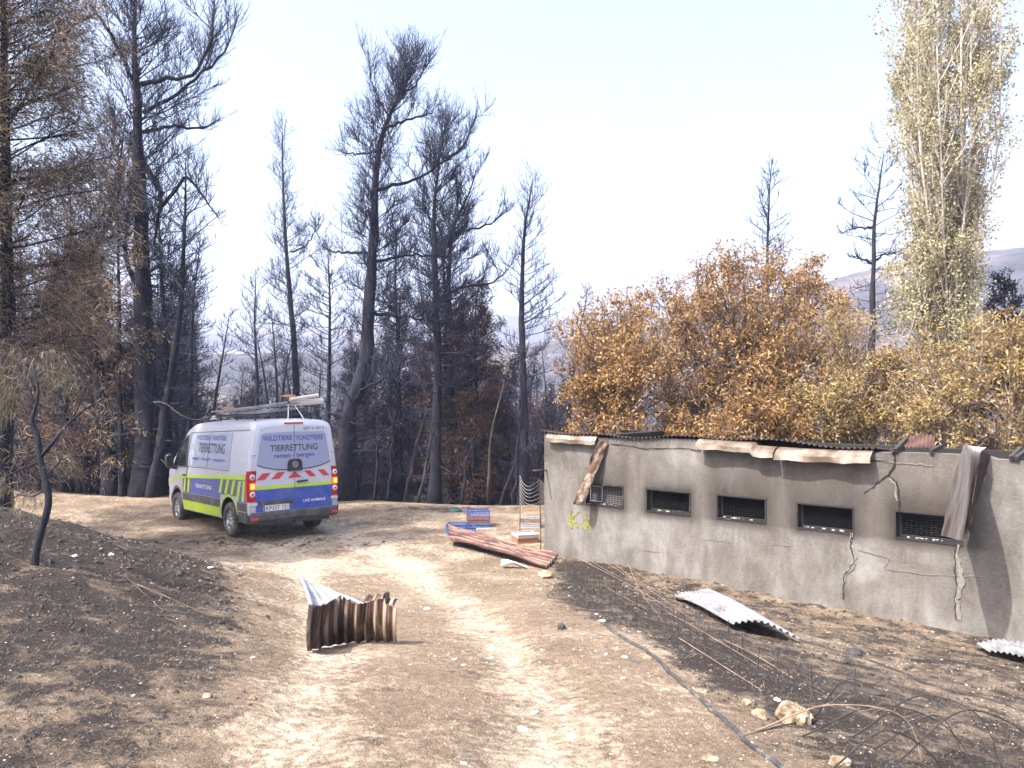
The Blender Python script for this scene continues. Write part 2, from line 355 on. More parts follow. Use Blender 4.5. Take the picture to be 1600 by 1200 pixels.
# ------------------------------------------------------------------ trees
def interp_path(P, t):
    P = np.asarray(P, float); s = np.r_[0, np.cumsum(np.linalg.norm(np.diff(P, axis=0), axis=1))]; s /= s[-1]
    t = np.atleast_1d(t); return np.stack([np.interp(t, s, P[:, i]) for i in range(P.shape[1])], -1)
def smooth_path(P, n=24):
    P = np.asarray(P, float)
    if len(P) < 3: return interp_path(P, np.linspace(0, 1, n))
    s = np.r_[0, np.cumsum(np.linalg.norm(np.diff(P, axis=0), axis=1))]; s /= s[-1]; tt = np.linspace(0, 1, n); m = np.gradient(P, s, axis=0); out = []
    for t in tt:
        i = min(np.searchsorted(s, t, 'right')-1, len(P)-2); hh = s[i+1]-s[i]; u = (t-s[i])/hh
        out.append((2*u**3-3*u**2+1)*P[i]+(u**3-2*u**2+u)*hh*m[i]+(-2*u**3+3*u**2)*P[i+1]+(u**3-u**2)*hh*m[i+1])
    return np.array(out)
def unit(v): return v/(np.linalg.norm(v, axis=-1, keepdims=True)+1e-9)

class Tw:
    """collects branch axes, then sprouts twigs along them"""
    def __init__(s, rng): s.r = rng; s.P = []; s.D = []; s.T = []; s.tips = []; s.tipd = []
    def along(s, pts, n, t0=.15):
        t = s.r.uniform(t0, 1, n)**.8; p = interp_path(pts, t); q = interp_path(pts, np.minimum(t+.03, 1)); q0 = interp_path(pts, np.maximum(t-.03, 0))
        s.P.append(p); s.D.append(unit(q-q0)); s.T.append(t)
    def sprout(s, b, L, up=.5, spread=.9, sub=4, r=.009, curl=.5, m=0, subL=.45, bias=None):
        if not s.P: return
        P = np.concatenate(s.P); D = np.concatenate(s.D); T = np.concatenate(s.T); n = len(P); R = s.r
        def child(P, D, L, k, r0, up):
            d = unit(D*R.uniform(.3, 1, (k, 1))+unit(R.normal(size=(k, 3)))*spread*R.uniform(.5, 1.1, (k, 1))+np.array([0, 0, up])+(0 if bias is None else np.asarray(bias)))
            L = L*R.uniform(.45, 1.25, k); m1 = P+d*(L*.5)[:, None]
            d2 = unit(d+np.array([0, 0, curl])*R.uniform(.4, 1.4, (k, 1))+R.normal(size=(k, 3))*.15+(0 if bias is None else np.asarray(bias)))
            e = m1+d2*(L*.55)[:, None]
            b.segs(P, m1, r0, r0*.7, 3, m); b.segs(m1, e, r0*.7, r0*.3, 3, m)
            return m1, e, d2
        Lb = L*(1.25-T*.7); m1, e, d2 = child(P, D, Lb, n, r, up)
        s.tips += [m1, e]; s.tipd += [d2, d2]
        if sub:
            k = n*sub; idx = np.repeat(np.arange(n), sub); f = R.uniform(.15, 1, (k, 1)); Q = np.where(f < .5, P[idx]+(m1[idx]-P[idx])*f*2, m1[idx]+(e[idx]-m1[idx])*(f-.5)*2)
            _, e2, d3 = child(Q, d2[idx], np.full(k, 1.)*subL*Lb[idx], k, r*.62, up*.8); s.tips.append(e2); s.tipd.append(d3)
def leaves(b, rng, P, D, n_per, L, w, scat=.08, droop=0, m=0, wind=None, curl=.25):
    P = np.repeat(P, n_per, 0); D = np.repeat(D, n_per, 0); k = len(P)
    P = P+rng.normal(size=(k, 3))*scat
    d = unit(D*.6+rng.normal(size=(k, 3))*.8+np.array([0, 0, -droop])+(0 if wind is None else np.asarray(wind)))
    a = unit(np.cross(d, unit(rng.normal(size=(k, 3))))); nn = np.cross(d, a)
    L = (L*np.clip(rng.lognormal(-.1, .38, k), .35, 1.9))[:, None]; w = (w*rng.uniform(.6, 1.3, k))[:, None]
    V = np.stack([P, P+d*L*.5+a*w*.5+nn*L*curl*.5, P+d*L, P+d*L*.5-a*w*.5+nn*L*curl*.5], 1)
    b.add(V, (np.arange(k)[:, None]*4+np.arange(4)[None]), m)
def branch(rng, p, az, el, L, curve=.6, jit=.12, n=7):
    d = np.array([math.cos(az)*math.cos(el), math.sin(az)*math.cos(el), math.sin(el)]); pts = [p]
    for i in range(n-1):
        d = unit(d+np.array([0, 0, curve/(n-1)])+rng.normal(size=3)*jit); pts.append(pts[-1]+d*L/(n-1))
    return np.array(pts)

def pine(name, label, seed, path, r0, prof, t0=.3, nb=60, el=(.0, .7), curve=.6, twm=7, twL=.5, sub=4, tr=.009, limbs=(), cat='tree', group=None,
         leaf=None, mats=None, dens=1.0, twup=.45, sides=9, stubs=30, bias=None, wind=None, spread=.9, limb_tw=10):
    """path: world points of the trunk, prof(t, az)->branch length, limbs: extra (points, r0) limbs."""
    rng = np.random.default_rng(seed); base = np.asarray(path[0], float)
    path = smooth_path(np.asarray(path, float)-base, 30); n = len(path); tt = np.linspace(0, 1, n)
    path = path+np.c_[np.cumsum(rng.normal(size=(n, 2))*.006*(path[-1, 2]/10), 0), np.zeros(n)]*(tt[:, None] > .02)
    rad = r0*.88*(1-tt)**.9+.010; rad = rad*(1+.55*np.exp(-tt*32)); rad *= 1+rng.normal(size=n)*.03
    e = empty(name, label, cat, tuple(base), group=group); mats = mats or (M['bark'], M['twig'])
    tb = MB(); pp = path.copy(); pp[0, 2] -= .35; tb.tube(pp, rad, sides, jit=.07, rng=rng)
    cb = MB(); tw = Tw(rng)
    for pts, lr in limbs:
        q = smooth_path(np.asarray(pts, float)-base, 16); q = q+rng.normal(size=q.shape)*.02
        lr = lr*.72; R = lr*(1-np.linspace(0, 1, 16))**.8+.008; tb.tube(q, R, 6)
        L = np.linalg.norm(np.diff(q, axis=0), axis=1).sum(); tw.along(q, int(L*limb_tw*dens), .3)
        for k in range(int(L*1.8*dens)):
            t = rng.uniform(.3, 1); p = interp_path(q, t)[0]; s = branch(rng, p, rng.uniform(0, 6.28), rng.uniform(.2, 1.1), rng.uniform(.5, 1.1)*L*.35, curve)
            cb.tube(s, np.linspace(lr*.3, .007, len(s)), 4, cap=False); tw.along(s, int(np.linalg.norm(s[-1]-s[0])*twm*dens), .1)
    nb = int(nb*1.6)
    for i in range(nb):
        t = t0+(1-t0)*((i+rng.uniform(0, .9))/nb)**.92; p = interp_path(path, t)[0]; az = rng.uniform(0, 2*math.pi)
        L = prof((t-t0)/(1-t0), az)*rng.uniform(.55, 1.1)
        if L < .05: continue
        f = (t-t0)/(1-t0); e_ = el[0]+(el[1]-el[0])*f+rng.normal()*.14
        s = branch(rng, p, az, e_, L, curve*.6*rng.uniform(.2, 1.3), .09); rr = min(.4*np.interp(t, tt, rad), .007+.0085*L)
        cb.tube(s, np.linspace(rr, .006, len(s)), 4, cap=False); tw.along(s, max(2, int(L*twm*dens)), .18)
    for i in range(stubs):
        t = rng.uniform(.06, max(t0, .1)); p = interp_path(path, t)[0]; s = branch(rng, p, rng.uniform(0, 6.28), rng.uniform(-.3, .4), rng.uniform(.25, 1.1), .1, .2, 4)
        cb.tube(s, np.linspace(.018, .006, 4), 4, cap=False); tw.along(s, 2, .4)
    tw.sprout(cb, twL, twup, spread, sub, tr, bias=bias)
    t_ = tb.build('trunk', mats[0], e, True); c_ = cb.build('branches', mats[1], e)
    kids = [t_, c_]
    if leaf:
        lb = MB(); P = np.concatenate(tw.tips); D = np.concatenate(tw.tipd); keep = rng.uniform(size=len(P)) < leaf.get('keep', 1)
        if 'where' in leaf: keep &= leaf['where'](P+base)
        P = P[keep]; D = D[keep]; mm = leaf['mat']
        leaves(lb, rng, P, D, leaf.get('n', 3), leaf.get('L', .12), leaf.get('w', .03), leaf.get('scat', .05), leaf.get('droop', .2), wind=wind)
        kids.append(lb.build('foliage', M[mm], e))
    KIDS[e.name] = kids
    return e
def prof_cone(L0, L1, pw=1.0):
    return lambda f, az: L1+(L0-L1)*(1-f)**pw
def prof_px(pts, Y, top, bot):
    """pts: (py, left px, right px) widths of the crown about the stem"""
    pts = sorted(pts)
    def f(t, az):
        py = bot+(top-bot)*t; l = np.interp(py, [p[0] for p in pts], [p[1] for p in pts]); r = np.interp(py, [p[0] for p in pts], [p[2] for p in pts])
        c = math.cos(az); m = (l+r)/2; return max(.05, (m+(r-l)/2*c)/FPX*Y)*(1+.3*max(0, t))
    return f
def tp(pts, Y, dy=None):
    """photo points at depth Y -> world; first point dropped on the ground"""
    out = []
    for i, p in enumerate(pts):
        q = at(p[0], p[1], Y+(p[2] if len(p) > 2 else 0)); out.append(q)
    out[0][2] = float(h(out[0][0], out[0][1])[0]); return out

# hero burnt pines, left to right
Y = 21.8
pine('burnt_pine', 'massive charred pine behind the van cab with upturned limbs reaching the photo top', 11,
     tp([(228, 782), (230, 700), (224, 560), (222, 450), (220, 330), (214, 220), (212, 130), (208, 40), (212, -60)], Y), .37,
     prof_px([(-60, 60, 60), (60, 70, 80), (200, 60, 110), (330, 70, 90), (480, 90, 90)], Y, -60, 480), t0=.38, nb=70, el=(0, 1.0), curve=.9, twm=10, twL=.85, sub=5, tr=.009,
     limbs=[(tp([(214, 140), (190, 80), (160, 30), (130, -20), (115, -60)], Y)[0:0] or [at(214, 140, Y), at(190, 90, Y-.5), (at(160, 35, Y-1)), at(130, -10, Y-1), at(112, -60, Y-1)], .08),
            ([at(220, 130, Y), at(262, 122, Y-.3), at(300, 118, Y-.6), at(325, 70, Y-.8), at(335, -30, Y-.8)], .08),
            ([at(220, 175, Y), at(268, 150, Y+.5), (at(305, 120, Y+1)), at(350, 80, Y+1), at(372, 20, Y+1)], .075),
            ([at(222, 255, Y), (at(246, 290, Y)), at(250, 320, Y-.2), at(243, 360, Y), at(240, 400, Y)], .12),
            ([at(248, 325, Y-.2), at(270, 300, Y-.4), (at(290, 275, Y-.4)), at(310, 300, Y-.4), at(345, 345, Y-.4)], .07),
            ([at(222, 205, Y), at(270, 197, Y+.4), at(310, 200, Y+.8), at(345, 185, Y+.8)], .07),
            ([at(224, 470, Y), at(205, 430, Y+.2), at(196, 400, Y+.3), at(200, 330, Y+.4), at(204, 280, Y+.5), at(210, 240, Y+.5)], .10),
            ([at(224, 430, Y), at(250, 415, Y-.3), at(275, 440, Y-.6), at(300, 480, Y-.9)], .08)])
Y = 22
pine('burnt_pine', 'twisted charred pine forking left of the massive trunk behind the van', 12,
     tp([(176, 775), (168, 700), (150, 560), (135, 440), (150, 380), (172, 340), (176, 300), (186, 250), (190, 200)], Y), .24,
     prof_px([(200, 30, 30), (350, 70, 50), (560, 80, 60)], Y, 200, 600), t0=.25, nb=60, el=(-.1, .7), twm=8, twL=.55, leaf=dict(mat='needle_rust', n=3, L=.13, w=.03, keep=.5, droop=.7),
     limbs=[([at(150, 380, Y), at(165, 372, Y-.2), at(180, 368, Y-.3), at(205, 340, Y-.3)], .09)])
Y = 21.5
pine('burnt_pine', 'slim charred pine leaning right beside the massive trunk behind the van', 13,
     tp([(236, 780), (252, 680), (268, 560), (280, 460), (284, 380), (286, 300), (285, 245)], Y), .16,
     prof_px([(245, 14, 14), (330, 60, 50), (450, 60, 70), (560, 50, 60)], Y, 245, 600), t0=.3, nb=46, el=(.0, .7), twm=6, twL=.45, sub=3)
Y = 23
pine('burnt_pine', 'straight dark pine stem just behind the van roof on the left', 14,
     tp([(262, 770), (262, 640), (258, 520), (250, 420), (246, 330)], Y), .15, prof_cone(1.6, .3), t0=.3, nb=40, twm=7, twL=.5)
pine('burnt_pine', 'thin charred pine in the gap left of the massive trunk, with a bare straight stem', 15,
     tp([(108, 770), (108, 640), (110, 520), (109, 400), (108, 300)], 24), .17, prof_cone(1.8, .4), t0=.3, nb=46, twm=7, twL=.55, leaf=dict(mat='needle_dk', n=3, L=.12, w=.025, keep=.6, droop=.4))
pine('burnt_pine', 'thin charred pine standing close left of the twisted forked pine', 16,
     tp([(140, 770), (141, 640), (139, 520), (138, 420), (139, 330)], 26), .15, prof_cone(1.7, .3), t0=.3, nb=46, twm=7, twL=.55)
Y = 32
pine('burnt_pine', 'tall narrow charred pine rising alone above the van roof', 17,
     tp([(470, 740), (465, 640), (460, 520), (452, 420), (447, 340), (445, 260), (444, 192)], Y), .2,
     prof_px([(192, 4, 4), (260, 22, 22), (330, 25, 25), (370, 45, 50), (430, 45, 60), (480, 60, 30), (560, 30, 30)], Y, 192, 560), t0=.32, nb=64, el=(-.05, 1.1), curve=.5, twm=7, twL=.75, sub=5, tr=.010,
     limbs=[([at(452, 395, Y), at(475, 385, Y), at(492, 360, Y), at(498, 340, Y)], .05)])
Y = 21.5
pine('burnt_pine', 'tall S-curved charred pine right of the van with a hooked broken limb', 18,
     tp([(533, 775), (541, 700), (545, 640), (556, 610), (568, 565), (573, 490), (578, 420), (582, 360), (583, 300), (588, 240), (602, 190), (620, 150), (632, 80)], Y), .28,
     prof_px([(75, 10, 10), (120, 35, 42), (180, 40, 60), (240, 50, 45), (300, 25, 30), (330, 40, 70), (420, 40, 70), (520, 20, 50)], Y, 75, 530), t0=.34, nb=88, el=(0, 1.0), curve=.85, twm=11, twL=.8, sub=6, tr=.0085,
     limbs=[([at(581, 345, Y), at(574, 328, Y-.1), at(570, 340, Y-.2), at(569, 370, Y-.2)], .06),
            ([at(576, 395, Y), at(545, 393, Y+.1), at(520, 393, Y+.2), at(500, 385, Y+.3)], .06),
            ([at(584, 300, Y), at(612, 290, Y+.3), at(650, 280, Y+.6), at(690, 255, Y+.8), at(732, 225, Y+.8)], .07),
            ([at(596, 200, Y), at(630, 190, Y), at(665, 178, Y), at(690, 160, Y)], .05),
            ([at(577, 410, Y), at(620, 402, Y+.3), at(660, 398, Y+.5), at(700, 402, Y+.7)], .06),
            ([at(574, 490, Y), at(610, 492, Y+.2), at(655, 498, Y+.4), at(690, 505, Y+.5)], .07),
            ([at(590, 235, Y), at(560, 240, Y), at(535, 238, Y-.2)], .04), ([at(545, 640, Y), at(580, 600, Y-.6), at(610, 590, Y-.8), at(640, 598, Y-1)], .05),
            ([at(606, 180, Y), at(590, 150, Y), at(578, 110, Y), at(576, 80, Y)], .03), ([at(622, 150, Y), at(650, 130, Y), at(668, 90, Y)], .03)])
Y = 24
pine('burnt_pine', 'tall double charred pine right of the S-curved pine, crown flared right', 19,
     tp([(680, 775), (681, 690), (683, 600), (682, 500), (680, 400), (680, 330), (684, 280), (690, 230), (700, 185)], Y), .20,
     prof_px([(185, 10, 10), (210, 30, 40), (260, 35, 45), (330, 50, 70), (420, 60, 80), (520, 60, 90)], Y, 180, 560), t0=.3, nb=96, el=(-.1, .9), curve=.7, twm=10, twL=.8, sub=5, tr=.009,
     limbs=[([at(688, 250, Y), at(710, 240, Y), at(728, 220, Y), at(742, 180, Y)], .05), ([at(681, 400, Y), at(705, 365, Y+.2), at(750, 355, Y+.3), at(800, 325, Y+.4)], .07),
            ([at(681, 470, Y), at(720, 450, Y), at(770, 440, Y), at(805, 410, Y)], .06)])
pine('burnt_pine', 'charred pine behind the double pine, leaning right, brown needles low down', 20,
     tp([(700, 770), (704, 660), (706, 540), (702, 430), (712, 350), (735, 300), (745, 265)], 25), .18,
     prof_px([(260, 25, 30), (330, 45, 50), (430, 50, 70), (560, 60, 80), (640, 50, 70)], 25, 260, 650), t0=.2, nb=80, el=(-.15, .9), twm=8, twL=.5, sub=4,
     leaf=dict(mat='needle_rust', n=4, L=.13, w=.03, keep=.75, droop=.5, where=lambda P: P[:, 2] < 5.8))
Y = 23
pine('burnt_pine', 'slender charred pine with short bare branches standing left of the orange-leaved trees', 21,
     tp([(818, 775), (820, 690), (818, 600), (816, 500), (817, 420), (822, 350), (834, 275)], Y), .17,
     prof_px([(272, 6, 6), (330, 20, 32), (420, 26, 50), (470, 20, 70), (560, 55, 70)], Y, 272, 590), t0=.3, nb=46, el=(0, .8), curve=.7, twm=8, twL=.6, sub=4)
pine('burnt_pine', 'small charred pine poking up between the van roof and the tall narrow pine', 22,
     tp([(402, 740), (402, 650), (400, 560), (396, 490), (398, 425)], 31), .12, prof_px([(420, 5, 5), (470, 35, 30), (520, 60, 50), (600, 50, 50)], 31, 420, 640), t0=.25, nb=46, twm=6, twL=.5, sub=3)
pine('burnt_pine', 'charred pine with level branches between the tall narrow pine and the S-curved pine', 23,
     tp([(514, 760), (513, 650), (515, 540), (514, 450), (512, 385)], 28), .13, prof_px([(380, 10, 10), (440, 50, 45), (520, 60, 45), (600, 50, 40)], 28, 380, 640), t0=.25, nb=60, el=(-.1, .6), twm=7, twL=.5, sub=4)
pine('burnt_pine', 'charred pine seen between the S-curved pine and the double pine', 24,
     tp([(618, 770), (620, 650), (622, 540), (618, 440), (622, 350)], 27), .15, prof_px([(345, 15, 15), (420, 40, 50), (540, 50, 60), (640, 40, 50)], 27, 345, 650), t0=.22, nb=70, el=(-.1, .7), twm=7, twL=.5, sub=4)
pine('burnt_pine', 'charred pine skeleton rising above the orange-leaved trees behind the shed', 25,
     tp([(1200, 600), (1199, 500), (1198, 420), (1200, 340), (1203, 260)], 27), .13, prof_px([(255, 6, 12), (300, 42, 36), (340, 40, 45), (400, 45, 70)], 27, 255, 470), t0=.45, nb=60, el=(.0, .9), curve=.5, twm=4, twL=.4, sub=2, tr=.011)
pine('burnt_pine', 'charred pine with bare crooked trunk just left of the poplar', 26,
     tp([(1362, 600), (1363, 500), (1364, 420), (1367, 330), (1374, 280), (1380, 235)], 24), .17, prof_px([(228, 40, 15), (290, 65, 40), (360, 50, 50), (420, 55, 60), (480, 30, 50)], 24, 225, 500), t0=.4, nb=34, el=(-.1, .5), curve=.35, twm=5, twL=.42, sub=3, tr=.011,
     limbs=[([at(1364, 410, 24), at(1390, 395, 24), at(1410, 398, 24)], .05), ([at(1364, 412, 24), at(1340, 402, 24), at(1325, 400, 24)], .05), ([at(1366, 355, 24), at(1340, 355, 24), at(1315, 365, 24)], .04)])

# windswept brown conifer at the left edge
Y = 15
pine('scorched_conifer', 'tall windswept conifer with drooping brown needles at the left edge of the photo', 31,
     tp([(6, 785), (6, 700), (10, 560), (10, 420), (8, 300), (6, 150), (4, 0), (3, -140), (4, -230)], Y), .17,
     prof_px([(-230, 30, 50), (-100, 60, 75), (0, 90, 100), (100, 110, 125), (250, 120, 150), (400, 110, 160), (560, 90, 150), (640, 60, 120)], Y, -230, 650), t0=.24, nb=125, el=(.1, .9), curve=.2, twm=9, twL=.7, sub=4, tr=.006,
     leaf=dict(mat='needle_br', n=5, L=.20, w=.016, keep=.9, droop=1.1, scat=.12), wind=(.6, 0, 0), bias=(.25, 0, -.1))
pine('scorched_conifer', 'low scorched conifer with rusty drooping sprays left of the twisted forked pine', 32,
     tp([(100, 775), (101, 690), (104, 600), (108, 520), (112, 440)], 22.6), .12,
     prof_px([(430, 30, 40), (500, 70, 80), (600, 90, 90), (700, 70, 70)], 22.6, 430, 720), t0=.14, nb=48, el=(-.2, .6), curve=.1, twm=8, twL=.5, sub=4, tr=.006,
     leaf=dict(mat='needle_rust', n=3, L=.16, w=.02, keep=.8, droop=1.0, scat=.08), wind=(.2, 0, 0))
pine('scorched_conifer', 'scorched conifer with tan brown foliage hanging in front of the massive charred trunk', 33,
     tp([(192, 778), (190, 700), (186, 600), (186, 500), (184, 420), (182, 290), (180, 260)], 21.6), .09,
     prof_px([(260, 20, 20), (340, 35, 35), (420, 60, 90), (560, 50, 60), (650, 30, 40)], 21.6, 255, 640), t0=.3, nb=40, el=(-.1, .5), curve=.0, twm=6, twL=.5, sub=3, tr=.006,
     leaf=dict(mat='needle_br', n=4, L=.16, w=.02, keep=.8, droop=1.1, scat=.07), wind=(.2, 0, 0))
pine('scorched_conifer', 'young conifer with rust-brown needles in front of the double pine', 34,
     tp([(738, 775), (739, 700), (742, 600), (742, 500), (745, 455)], 24.5), .09,
     prof_px([(450, 12, 12), (520, 40, 45), (600, 45, 50), (700, 40, 40)], 24.5, 450, 720), t0=.08, nb=70, el=(-.1, .6), twm=8, twL=.42, sub=4, tr=.006,
     leaf=dict(mat='needle_rust', n=5, L=.13, w=.025, keep=.85, droop=.5, scat=.06))

for sx, sy, hh_, lab in ((-10.9, 13.2, 12.5, 'conifer with brown needles standing just outside the left edge of the photo'), (-9.3, 12.0, 10.5, 'shorter conifer with brown needles beside the bank, outside the left edge'), (-12.6, 16.2, 13.5, 'tall conifer with brown needles behind the one at the left edge')):
    z0 = float(h(sx, sy)[0]); pine('scorched_conifer', lab, int(60+sx), [(sx, sy, z0), (sx+.1, sy, z0+hh_*.5), (sx, sy, z0+hh_)], .15, prof_cone(1.75, .5, .7), t0=.34, nb=90, el=(.1, .9), curve=.2, twm=7, twL=.6, sub=3, tr=.008,
        leaf=dict(mat='needle_br', n=4, L=.20, w=.03, keep=1, droop=.7, scat=.12), wind=(.3, 0, 0))

# little bent tree on the bank, hand laid
Y = 8.2
e = empty('bent_sapling', 'small crooked charred tree on the dark bank with drooping olive-tan foliage', 'tree', tuple(G(52, 882)))
bs = np.array(e.location); rng = np.random.default_rng(5)
Y = float(bs[1])
tb = MB(); tw = Tw(rng); cb = MB(); lb = MB()
trk = [bs-np.array([0, 0, .1]), at(60, 850, Y), at(68, 821, Y), at(77, 783, Y), at(71, 748, Y), at(62, 710, Y), at(59, 678, Y), at(50, 659, Y), at(56, 637, Y), at(59, 600, Y), at(52, 575, Y)]
q = smooth_path(np.array(trk)-bs, 30); tb.tube(q, np.interp(np.linspace(0, 1, 30), [0, .1, .4, .7, 1], [.05, .034, .03, .022, .010]), 9)
def limb(pts, r, tws=0, target=None):
    q = smooth_path(np.array([at(a[0], a[1], Y+(a[2] if len(a) > 2 else 0)) for a in pts])-bs, 12); tb.tube(q, np.linspace(r, .005, 12), 5)
    if tws: (target or tw).along(q, tws, .3)
    return q
limb([(66, 712), (84, 690), (101, 669), (120, 650), (140, 635), (161, 623)], .022, 6)
limb([(101, 669), (118, 645), (139, 590)], .007); limb([(135, 625), (140, 600), (142, 586)], .006); limb([(143, 625), (146, 605), (158, 582)], .006)
hang = Tw(rng)
for pts in ([(59, 600), (45, 560), (20, 545), (-10, 560)], [(57, 637), (40, 600), (15, 585), (-15, 600)], [(56, 610), (30, 570), (5, 570), (-25, 600)], [(59, 590), (80, 568), (100, 560), (116, 585)],
            [(56, 630), (30, 610), (0, 620), (-30, 650)], [(58, 590), (50, 565), (75, 545), (95, 548)], [(60, 600), (48, 580), (28, 590), (10, 625)]):
    limb(pts, .008, 22, hang)
for pts in ([(62, 722), (40, 730), (15, 742), (-10, 752)], [(70, 745), (88, 728), (100, 716), (112, 722)], [(74, 765), (50, 775), (25, 772)]): limb(pts, .01, 9, tw)
hang.sprout(cb, .22, -.3, .6, 3, .0035, -.9, bias=(-.1, 0, -.5)); tw.sprout(cb, .16, 0, .7, 3, .003, -.4, bias=(0, 0, -.2))
tb.build('trunk', M['bark'], e, True); cb.build('branches', M['bare'], e)
leaves(lb, rng, np.concatenate(hang.tips), np.concatenate(hang.tipd), 2, .15, .0022, .06, .9)
leaves(lb, rng, np.concatenate(tw.tips), np.concatenate(tw.tipd), 4, .11, .0024, .03, .8); lb.build('foliage', M['needle_ol'], e)

# the dense wood behind: a few kinds, copied
kinds = []
for i in range(6):
    H = [7.5, 9, 6, 8.5, 7, 5][i]; rng = np.random.default_rng(100+i); lean = rng.normal(size=2)*.5
    kinds.append(pine('charred_tree', '', 200+i, [(0, 0, 0), (lean[0]*.3, lean[1]*.3, H*.35), (lean[0]*.6, lean[1]*.5, H*.7), (lean[0], lean[1], H)], [.12, .15, .09, .13, .10, .07][i],
                      prof_cone([1.5, 1.7, 1.5, 1.3, 1.7, 1.3][i], .25), t0=[.25, .3, .1, .3, .15, .08][i], nb=[46, 50, 54, 40, 50, 44][i], twm=6, twL=.45, sub=4, tr=.010, sides=6, el=(-.1, .7),
                      leaf=None if i in (1, 3) else dict(mat=['needle_dk', '', 'needle_dk', '', 'needle_dk', 'needle_rust'][i], n=3, L=.14, w=.035, keep=.7, droop=.4, scat=.08)))
rng = np.random.default_rng(77)
pos = []
tries = 0
while len(pos) < 160 and tries < 9000:
    tries += 1
    px = rng.uniform(-90, 905) if len(pos) < 136 else rng.uniform(1050, 1700); Yd = rng.uniform(24.5, 50) if px < 950 else rng.uniform(27, 48)
    X = (px-800)/FPX*Yd
    if px < 545 and rng.uniform() < .42: continue
    if any((X-a)**2+(Yd-b_)**2 < 1.1**2 for a, b_, _ in pos): continue
    pos.append((X, Yd, px))
zones = [(-200, 60, 'behind the left edge conifer'), (60, 210, 'left of the massive trunk'), (210, 380, 'behind the van front'),
         (380, 530, 'behind the van roof'), (530, 665, 'beyond the S-curved pine'), (665, 800, 'beside the double pine'),
         (800, 910, 'beyond the shed corner'), (910, 1800, 'behind the orange-leaved trees')]
desc = ['thin black-needled pine', 'tall bare charred pine', 'short bushy charred pine', 'bare high-crowned charred pine', 'wide black-needled pine', 'short rusty-needled pine']
wood = []
for i, (X, Yd, px) in enumerate(pos):
    k = int(rng.integers(0, 6)) if Yd > 30 else int(rng.choice([0, 1, 2, 3, 4, 5, 2, 4]))
    left = px < 340
    if left: k = int(rng.choice([0, 1, 3, 4, 0, 4]))
    zn = [z for z in zones if z[0] <= px < z[1]][0][2]
    o = copy_tree(kinds[k]); s = rng.uniform(.75, 1.12)*(1.2 if px < 120 else 1.1 if left else .74 if px < 545 else .92)
    if px > 950: s *= .8
    if 700 < px < 910 : s *= .85
    o.location = (X, Yd, float(h(X, Yd)[0])-.05); ln = rng.normal()*.06; o.rotation_euler = (rng.normal()*.05, ln, rng.uniform(0, 6.28)); o.scale = (s, s, s*rng.uniform(.9, 1.1))
    lw = 'leaning right' if ln > .05 else 'leaning left' if ln < -.05 else 'upright'; dw_ = 'at the front' if Yd < 29 else 'far back' if Yd > 42 else 'further back' if Yd > 35 else ''
    o['label'] = (desc[k]+' '+lw+' '+zn+(', '+dw_ if dw_ else '')); o['group'] = 'charred pines in the wood '+zn; wood.append((px, o))
bylab = {}
for px_, o in sorted(wood, key=lambda q: q[0]): bylab.setdefault(o['label'], []).append(o)
for lb_, os_ in bylab.items():
    n_ = len(os_)
    if n_ == 2: os_[0]['label'] = lb_+', left of two'; os_[1]['label'] = lb_+', right of two'
    elif n_ > 3:
        for i_, o in enumerate(os_): o['label'] = lb_+', '+('leftmost', 'second from left', 'third from left', 'fourth from left', 'fifth from left', 'sixth from left', 'seventh from left', 'eighth from left')[min(i_, 7)]
    elif n_ == 3:
        for o, w_ in zip(os_, ('leftmost of three', 'middle of three', 'rightmost of three')): o['label'] = lb_+', '+w_
for k in kinds:
    for c in KIDS[k.name]: bpy.data.objects.remove(c)
    bpy.data.objects.remove(k)

# thin leaning dead stems at the wood's edge
rng = np.random.default_rng(8)
stems = [((632, 778), (652, 690), (668, 640), (28, 0), 22.3, 'pale thin dead stem leaning right between the S-curved and double pines'),
         ((655, 778), (670, 700), (676, 660), (0, 0), 22.8, 'short pale dead stem left of the double pine base'),
         ((760, 778), (772, 660), (800, 560), (0, 0), 22.6, 'long thin bowed dead stem between the double and slender pines'),
         ((780, 778), (808, 720), (830, 690), (0, 0), 22.4, 'thin dead stem leaning right towards the slender pine'),
         ((802, 780), (806, 730), (812, 640), (0, 0), 22.1, 'thin upright dead stem just left of the slender pine'),
         ((722, 778), (728, 730), (738, 690), (0, 0), 22.5, 'short dark dead stem right of the double pine base'),
         ((606, 778), (612, 700), (616, 640), (0, 0), 22.9, 'straight dark dead stem right of the S-curved pine'),
         ((196, 770), (186, 700), (178, 650), (0, 0), 21.8, 'thin dead stem leaning left beside the massive trunk'),
         ((828, 760), (850, 700), (880, 640), (0, 0), 23.5, 'thin dead stem leaning right behind the left end of the shed'),
         ((585, 778), (590, 700), (588, 650), (0, 0), 23.6, 'thin black stem close right of the S-curved pine base')]
for a, m_, c, _, Ys, lab in stems:
    pts = tp([a, m_, c], Ys); bs = np.array(pts[0]); q = smooth_path(np.array(pts)-bs, 10)+rng.normal(size=(10, 3))*.02; q[0, 2] -= .1
    b = MB(); b.tube(q, np.linspace(.055, .018, 10), 6); tw = Tw(rng); tw.along(q, 10, .3); tw.sprout(b, .6, .2, .8, 2, .009)
    o = b.build('dead_stem', M['scorched_wood' if 'pale' in lab or 'bowed' in lab else 'bark'], None, True, tuple(bs)); tag(o, lab, 'dead stem')
b = MB(); q = smooth_path(np.array([at(240, 628, 19), at(258, 630, 19), at(275, 643, 19), at(300, 655, 19), at(322, 656, 19)])-at(240, 628, 19), 14); b.tube(q, np.linspace(.02, .006, 14), 5)
o = b.build('bare_branch', M['bare'], None, True, tuple(at(240, 628, 19.)));
